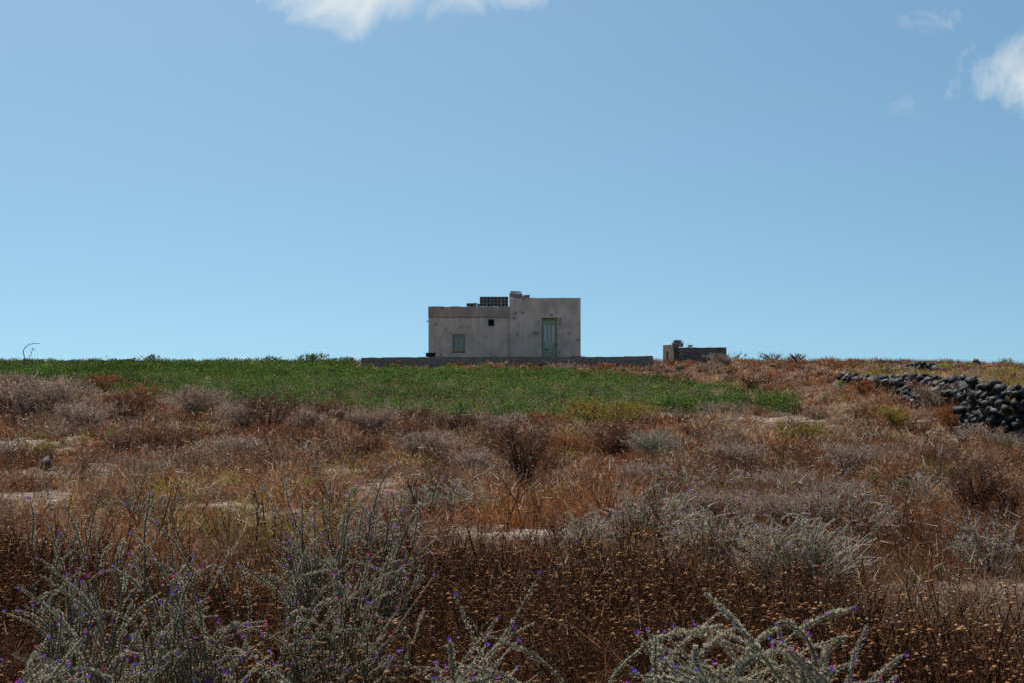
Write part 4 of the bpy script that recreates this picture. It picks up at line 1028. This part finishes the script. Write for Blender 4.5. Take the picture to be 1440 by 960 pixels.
# farther, finer bushes
far = [
 (650, 15.0, (545, 700, 652, 720), 40, .8, 'fine grey bugloss bush on the sand above the tallest silver bush'),
 (900, 13.0, (850, 985, 660, 745), 46, .8, 'grey green bugloss bush with pale twigs at mid slope'),
 (1010, 11.5, (925, 1090, 690, 770), 60, .8, 'broad silver bugloss bush behind the brown thicket'),
 (1120, 10.3, (1030, 1230, 700, 800), 90, .8, 'widest silver bugloss bush spreading at the rim of the brown thicket'),
 (1175, 13.0, (1090, 1270, 660, 745), 60, .75, 'loose grey bugloss bush uphill of the widest one'),
 (980, 17.0, (900, 1075, 640, 690), 40, .75, 'small greyish bugloss bush highest on the slope'),
 (530, 11.0, (470, 600, 705, 760), 24, .8, 'thin bugloss bush behind the upright shoots'),
 (820, 11.5, (770, 880, 705, 760), 20, .8, 'sparse bugloss tuft on the orange ground in mid slope'),
 (1300, 15.5, (1240, 1360, 650, 700), 20, .7, 'sparse bugloss tuft on the right slope by green weeds'),
 (1390, 11.0, (1330, 1440, 700, 770), 18, .7, 'sparse bugloss tuft in front of the dark dead shrubs'),
 (200, 15.0, (130, 270, 655, 715), 14, .7, 'sparse bugloss tuft on the pale bank at the left')]
for (px, D, bx, n, tn, lab) in far:
    echium(px, D, [], lab, rnd=int(n * 2.7), box=bx, near=False, bdepth=D * .05, bits=70, size=.011 + D * .0004, rad=.006, fl=.4, tone=tn * 1.05, stemc=(.55, .45, .38), up=.8)

# ------------------------------------------------------------------ dried daisy thicket
DST = (.105, .048, .025); DHD = (.20, .105, .05)
def head_arr(c=DHD):
    b = Bag(); K = 8; a = np.arange(K) * 6.283 / K
    rings = [(0.0, -.35, .25), (.0, 0, 1.0), (.0, .32, .78), (0, .52, .38)]
    V = [(0, 0, -.5)]
    for _, z, r in rings: V += [(r * math.cos(t) * random.uniform(.88, 1.1), r * math.sin(t) * random.uniform(.88, 1.1), z + random.uniform(-.05, .05)) for t in a]
    V.append((0, 0, .56)); F = []
    for i in range(K):
        j = (i + 1) % K; F.append((0, 1 + j, 1 + i))
        for q in range(3):
            o = 1 + q * K; F += [(o + i, o + j, o + K + j), (o + i, o + K + j, o + K + i)]
        F.append((1 + 3 * K + i, 1 + 3 * K + j, 1 + 4 * K))
    C = np.tile(np.array(c), (len(V), 1)); C[1 + K * 2:] *= 1.5  # crown coloured lighter, its backlit glow put into the colour
    b.add(np.array(V), np.array(F), C)
    n = 10; ang = rng.random(n) * 6.283; d = np.stack([np.cos(ang), np.sin(ang), rng.uniform(-.9, .2, n)], 1)
    b.add(*blades(np.stack([np.cos(ang) * .8, np.sin(ang) * .8, np.zeros(n)], 1), d, .75, .5, np.array(c) * 1.25))
    return b.arr()
HEADS = [head_arr(np.array(DHD) * t) for t in (.4, .62, .85, 1.1, 1.6)]
def daisy():
    """one dried plant: stem bag and the list of head places (position, size, direction)"""
    st = Bag(); h = random.uniform(.32, .62); nb = random.randint(3, 6); hd = []
    lean = np.array([random.gauss(0, .09), random.gauss(0, .09), 0])
    fork = np.array([0, 0, h * random.uniform(.35, .55)]) + lean * .5
    main = curve_pts(np.zeros((1, 3)), fork[None] * .5 + lean * .1, fork[None], 4)
    st.add(*tubes(main, np.linspace(.0036, .0028, 4)[None], np.array(DST)))
    for k in range(nb):
        a = random.uniform(0, 6.28); r = random.uniform(.03, .15)
        tip = np.array([math.cos(a) * r, math.sin(a) * r, h * random.uniform(.82, 1.08)]) + lean
        s0 = fork * random.uniform(.6, 1); mid = (s0 + tip) / 2 + np.array([math.cos(a), math.sin(a), 0]) * .02
        P = curve_pts(s0[None], mid[None], tip[None], 5)
        st.add(*tubes(P, np.linspace(.0026, .0019, 5)[None], np.array(DST) * random.uniform(.8, 1.5)))
        hd.append((tip, random.uniform(.0055, .0105), (random.uniform(-.8, .8), random.uniform(-.8, .8))))
    n = 16; z = rng.random(n) * h * .85; P = np.stack([rng.normal(size=n) * .012, rng.normal(size=n) * .012, z], 1) + lean * .4
    st.add(*leaves(P, rdir(n, .1, .6), rng.uniform(.02, .05, n), .008, vary(np.array(DST) * 1.5, n, .35), .3))
    return st, hd
VAR = [daisy() for _ in range(12)]
def full_daisy(v):
    st, hd = v; b = Bag(); b.add(*st.arr())
    for (tip, s, (rx, ry)) in hd:
        V, F, C = HEADS[rng.integers(len(HEADS))]
        V = V * s; V = V + np.stack([V[:, 2] * ry, -V[:, 2] * rx, 0 * V[:, 2]], 1)
        b.add(V + tip, F, C)
    return b.arr()
FULL = [full_daisy(v) for v in VAR]
# where they stand
n = 19000
D = rng.uniform(4.0, 14.5, n) ; x = D * rng.uniform(-.46, .46, n)
keepD = rng.random(n) < np.clip((D / 9) , .45, 1); D, x = D[keepD], x[keepD]
pxx = 720 + 2000 * x / D
lim = np.interp(pxx, [-200, 0, 250, 420, 560, 700, 850, 1000, 1150, 1300, 1440, 1700], [11.0, 10.5, 8.5, 8.2, 9.3, 9.6, 9.3, 9.0, 8.3, 7.3, 6.6, 6.2])
pr = sstep(1.12, .90, D / lim) * .62 + .03 * (D > lim)
left = sstep(560, 300, pxx); pr = pr * (1 - .35 * left)
s = sand(x, D)
keep = (rng.random(len(x)) < pr * (1 - .7 * s) * (.45 + .75 * sstep(.35, .55, fbm(x + 4, D, 1.6, 3)))); x, D = x[keep], D[keep]
# keep only about the density wanted
order = np.argsort(D); x, D = x[order], D[order]
vis = (np.abs(x / D) < .375) & (D > 4.25)
inds = np.where(vis)[0][:300]; isthing = np.zeros(len(x), bool); isthing[inds] = True
print('daisies', len(x))
bag = Bag(); Z = gz(x, D)
for vi in range(len(FULL)):
    V, F, C = FULL[vi]; idx = np.where(~isthing & (np.arange(len(x)) % len(FULL) == vi))[0]
    if len(idx) == 0: continue
    a = rng.random(len(idx)) * 6.283; s = rng.uniform(.75, 1.15, len(idx)) * (.8 + .4 * fbm(x[idx], D[idx], 1.1, 2)); c, q = np.cos(a) * s, np.sin(a) * s
    VX = V[None, :, 0] * c[:, None] - V[None, :, 1] * q[:, None] + x[idx, None]; VY = V[None, :, 0] * q[:, None] + V[None, :, 1] * c[:, None] + D[idx, None]; VZ = V[None, :, 2] * s[:, None] + Z[idx, None]
    tone = rng.uniform(.7, 1.45, (len(idx), 1, 1))
    bag.add(np.stack([VX, VY, VZ], -1).reshape(-1, 3), (np.arange(len(idx))[:, None, None] * len(V) + F[None]).reshape(-1, 3), (C[None, :, :3] * tone).reshape(-1, 3))
dm = 70000
D2 = rng.uniform(3.6, 11.5, dm); x2 = D2 * rng.uniform(-.45, .45, dm); lim2 = np.interp(720 + 2000 * x2 / D2, [-200, 0, 250, 420, 560, 700, 850, 1000, 1150, 1300, 1440, 1700], [11.0, 10.5, 8.5, 8.2, 9.3, 9.6, 9.3, 9.0, 8.3, 7.3, 6.6, 6.2])
kp = (D2 < lim2 * rng.uniform(.8, 1.05, dm)); x2, D2 = x2[kp], D2[kp]; dm = len(x2)
cc = np.array(DST)[None] * rng.choice([.5, 1, 1.5, 2.6], (dm, 1), p=[.3, .4, .22, .08])
P2 = np.stack([x2, D2, gz(x2, D2) + rng.uniform(0, .25, dm)], 1)
bag.add(*blades(P2, rdir(dm, 1.3, .7), rng.uniform(.06, .38, dm), rng.uniform(.002, .0045, dm), cc))
bag.add(*leaves(P2 + [0, 0, .12], rdir(dm, .1, .8), rng.uniform(.01, .035, dm), rng.uniform(.003, .009, dm), cc * rng.uniform(.8, 1.8, (dm, 1)), .3))
tag(bag.build('dried_daisy_thicket', M['daisy']), kind='stuff')
hmesh = []
for h_ in HEADS:
    o = build_np('seed_head', *h_, M['daisy']); hmesh.append(o.data); bpy.data.objects.remove(o)
protos = []
for st, hd in VAR:
    r0 = empty('dried_daisy', (0, 0, -50)); V, F, C = st.arr(); build_np('stem', V, F, C, M['daisy'], r0)
    for (tip, s, (rx, ry)) in hd:
        o = bpy.data.objects.new('seed_head', random.choice(hmesh)); col.objects.link(o); o.parent = r0; o.location = tip; o.scale = (s, s, s); o.rotation_euler = (rx, ry, random.uniform(0, 6))
    protos.append(r0)
for i in inds:
    c = copy_tree(protos[i % len(protos)]); c.location = (x[i], D[i], Z[i]); c.rotation_euler = (0, 0, random.uniform(0, 6.28)); s = random.uniform(.85, 1.2); c.scale = (s, s, s)
    tag(c, 'dried brown daisy plant with dark round seed heads at the near side of the thicket', 'dried flower', 'dried daisies at the near side of the thicket')
for v in protos:
    for ch in list(v.children): bpy.data.objects.remove(ch)
    bpy.data.objects.remove(v)
tot = sum(len(o.data.polygons) for o in col.objects if o.type == 'MESH'); print('objects', len(col.objects), 'polys', tot)
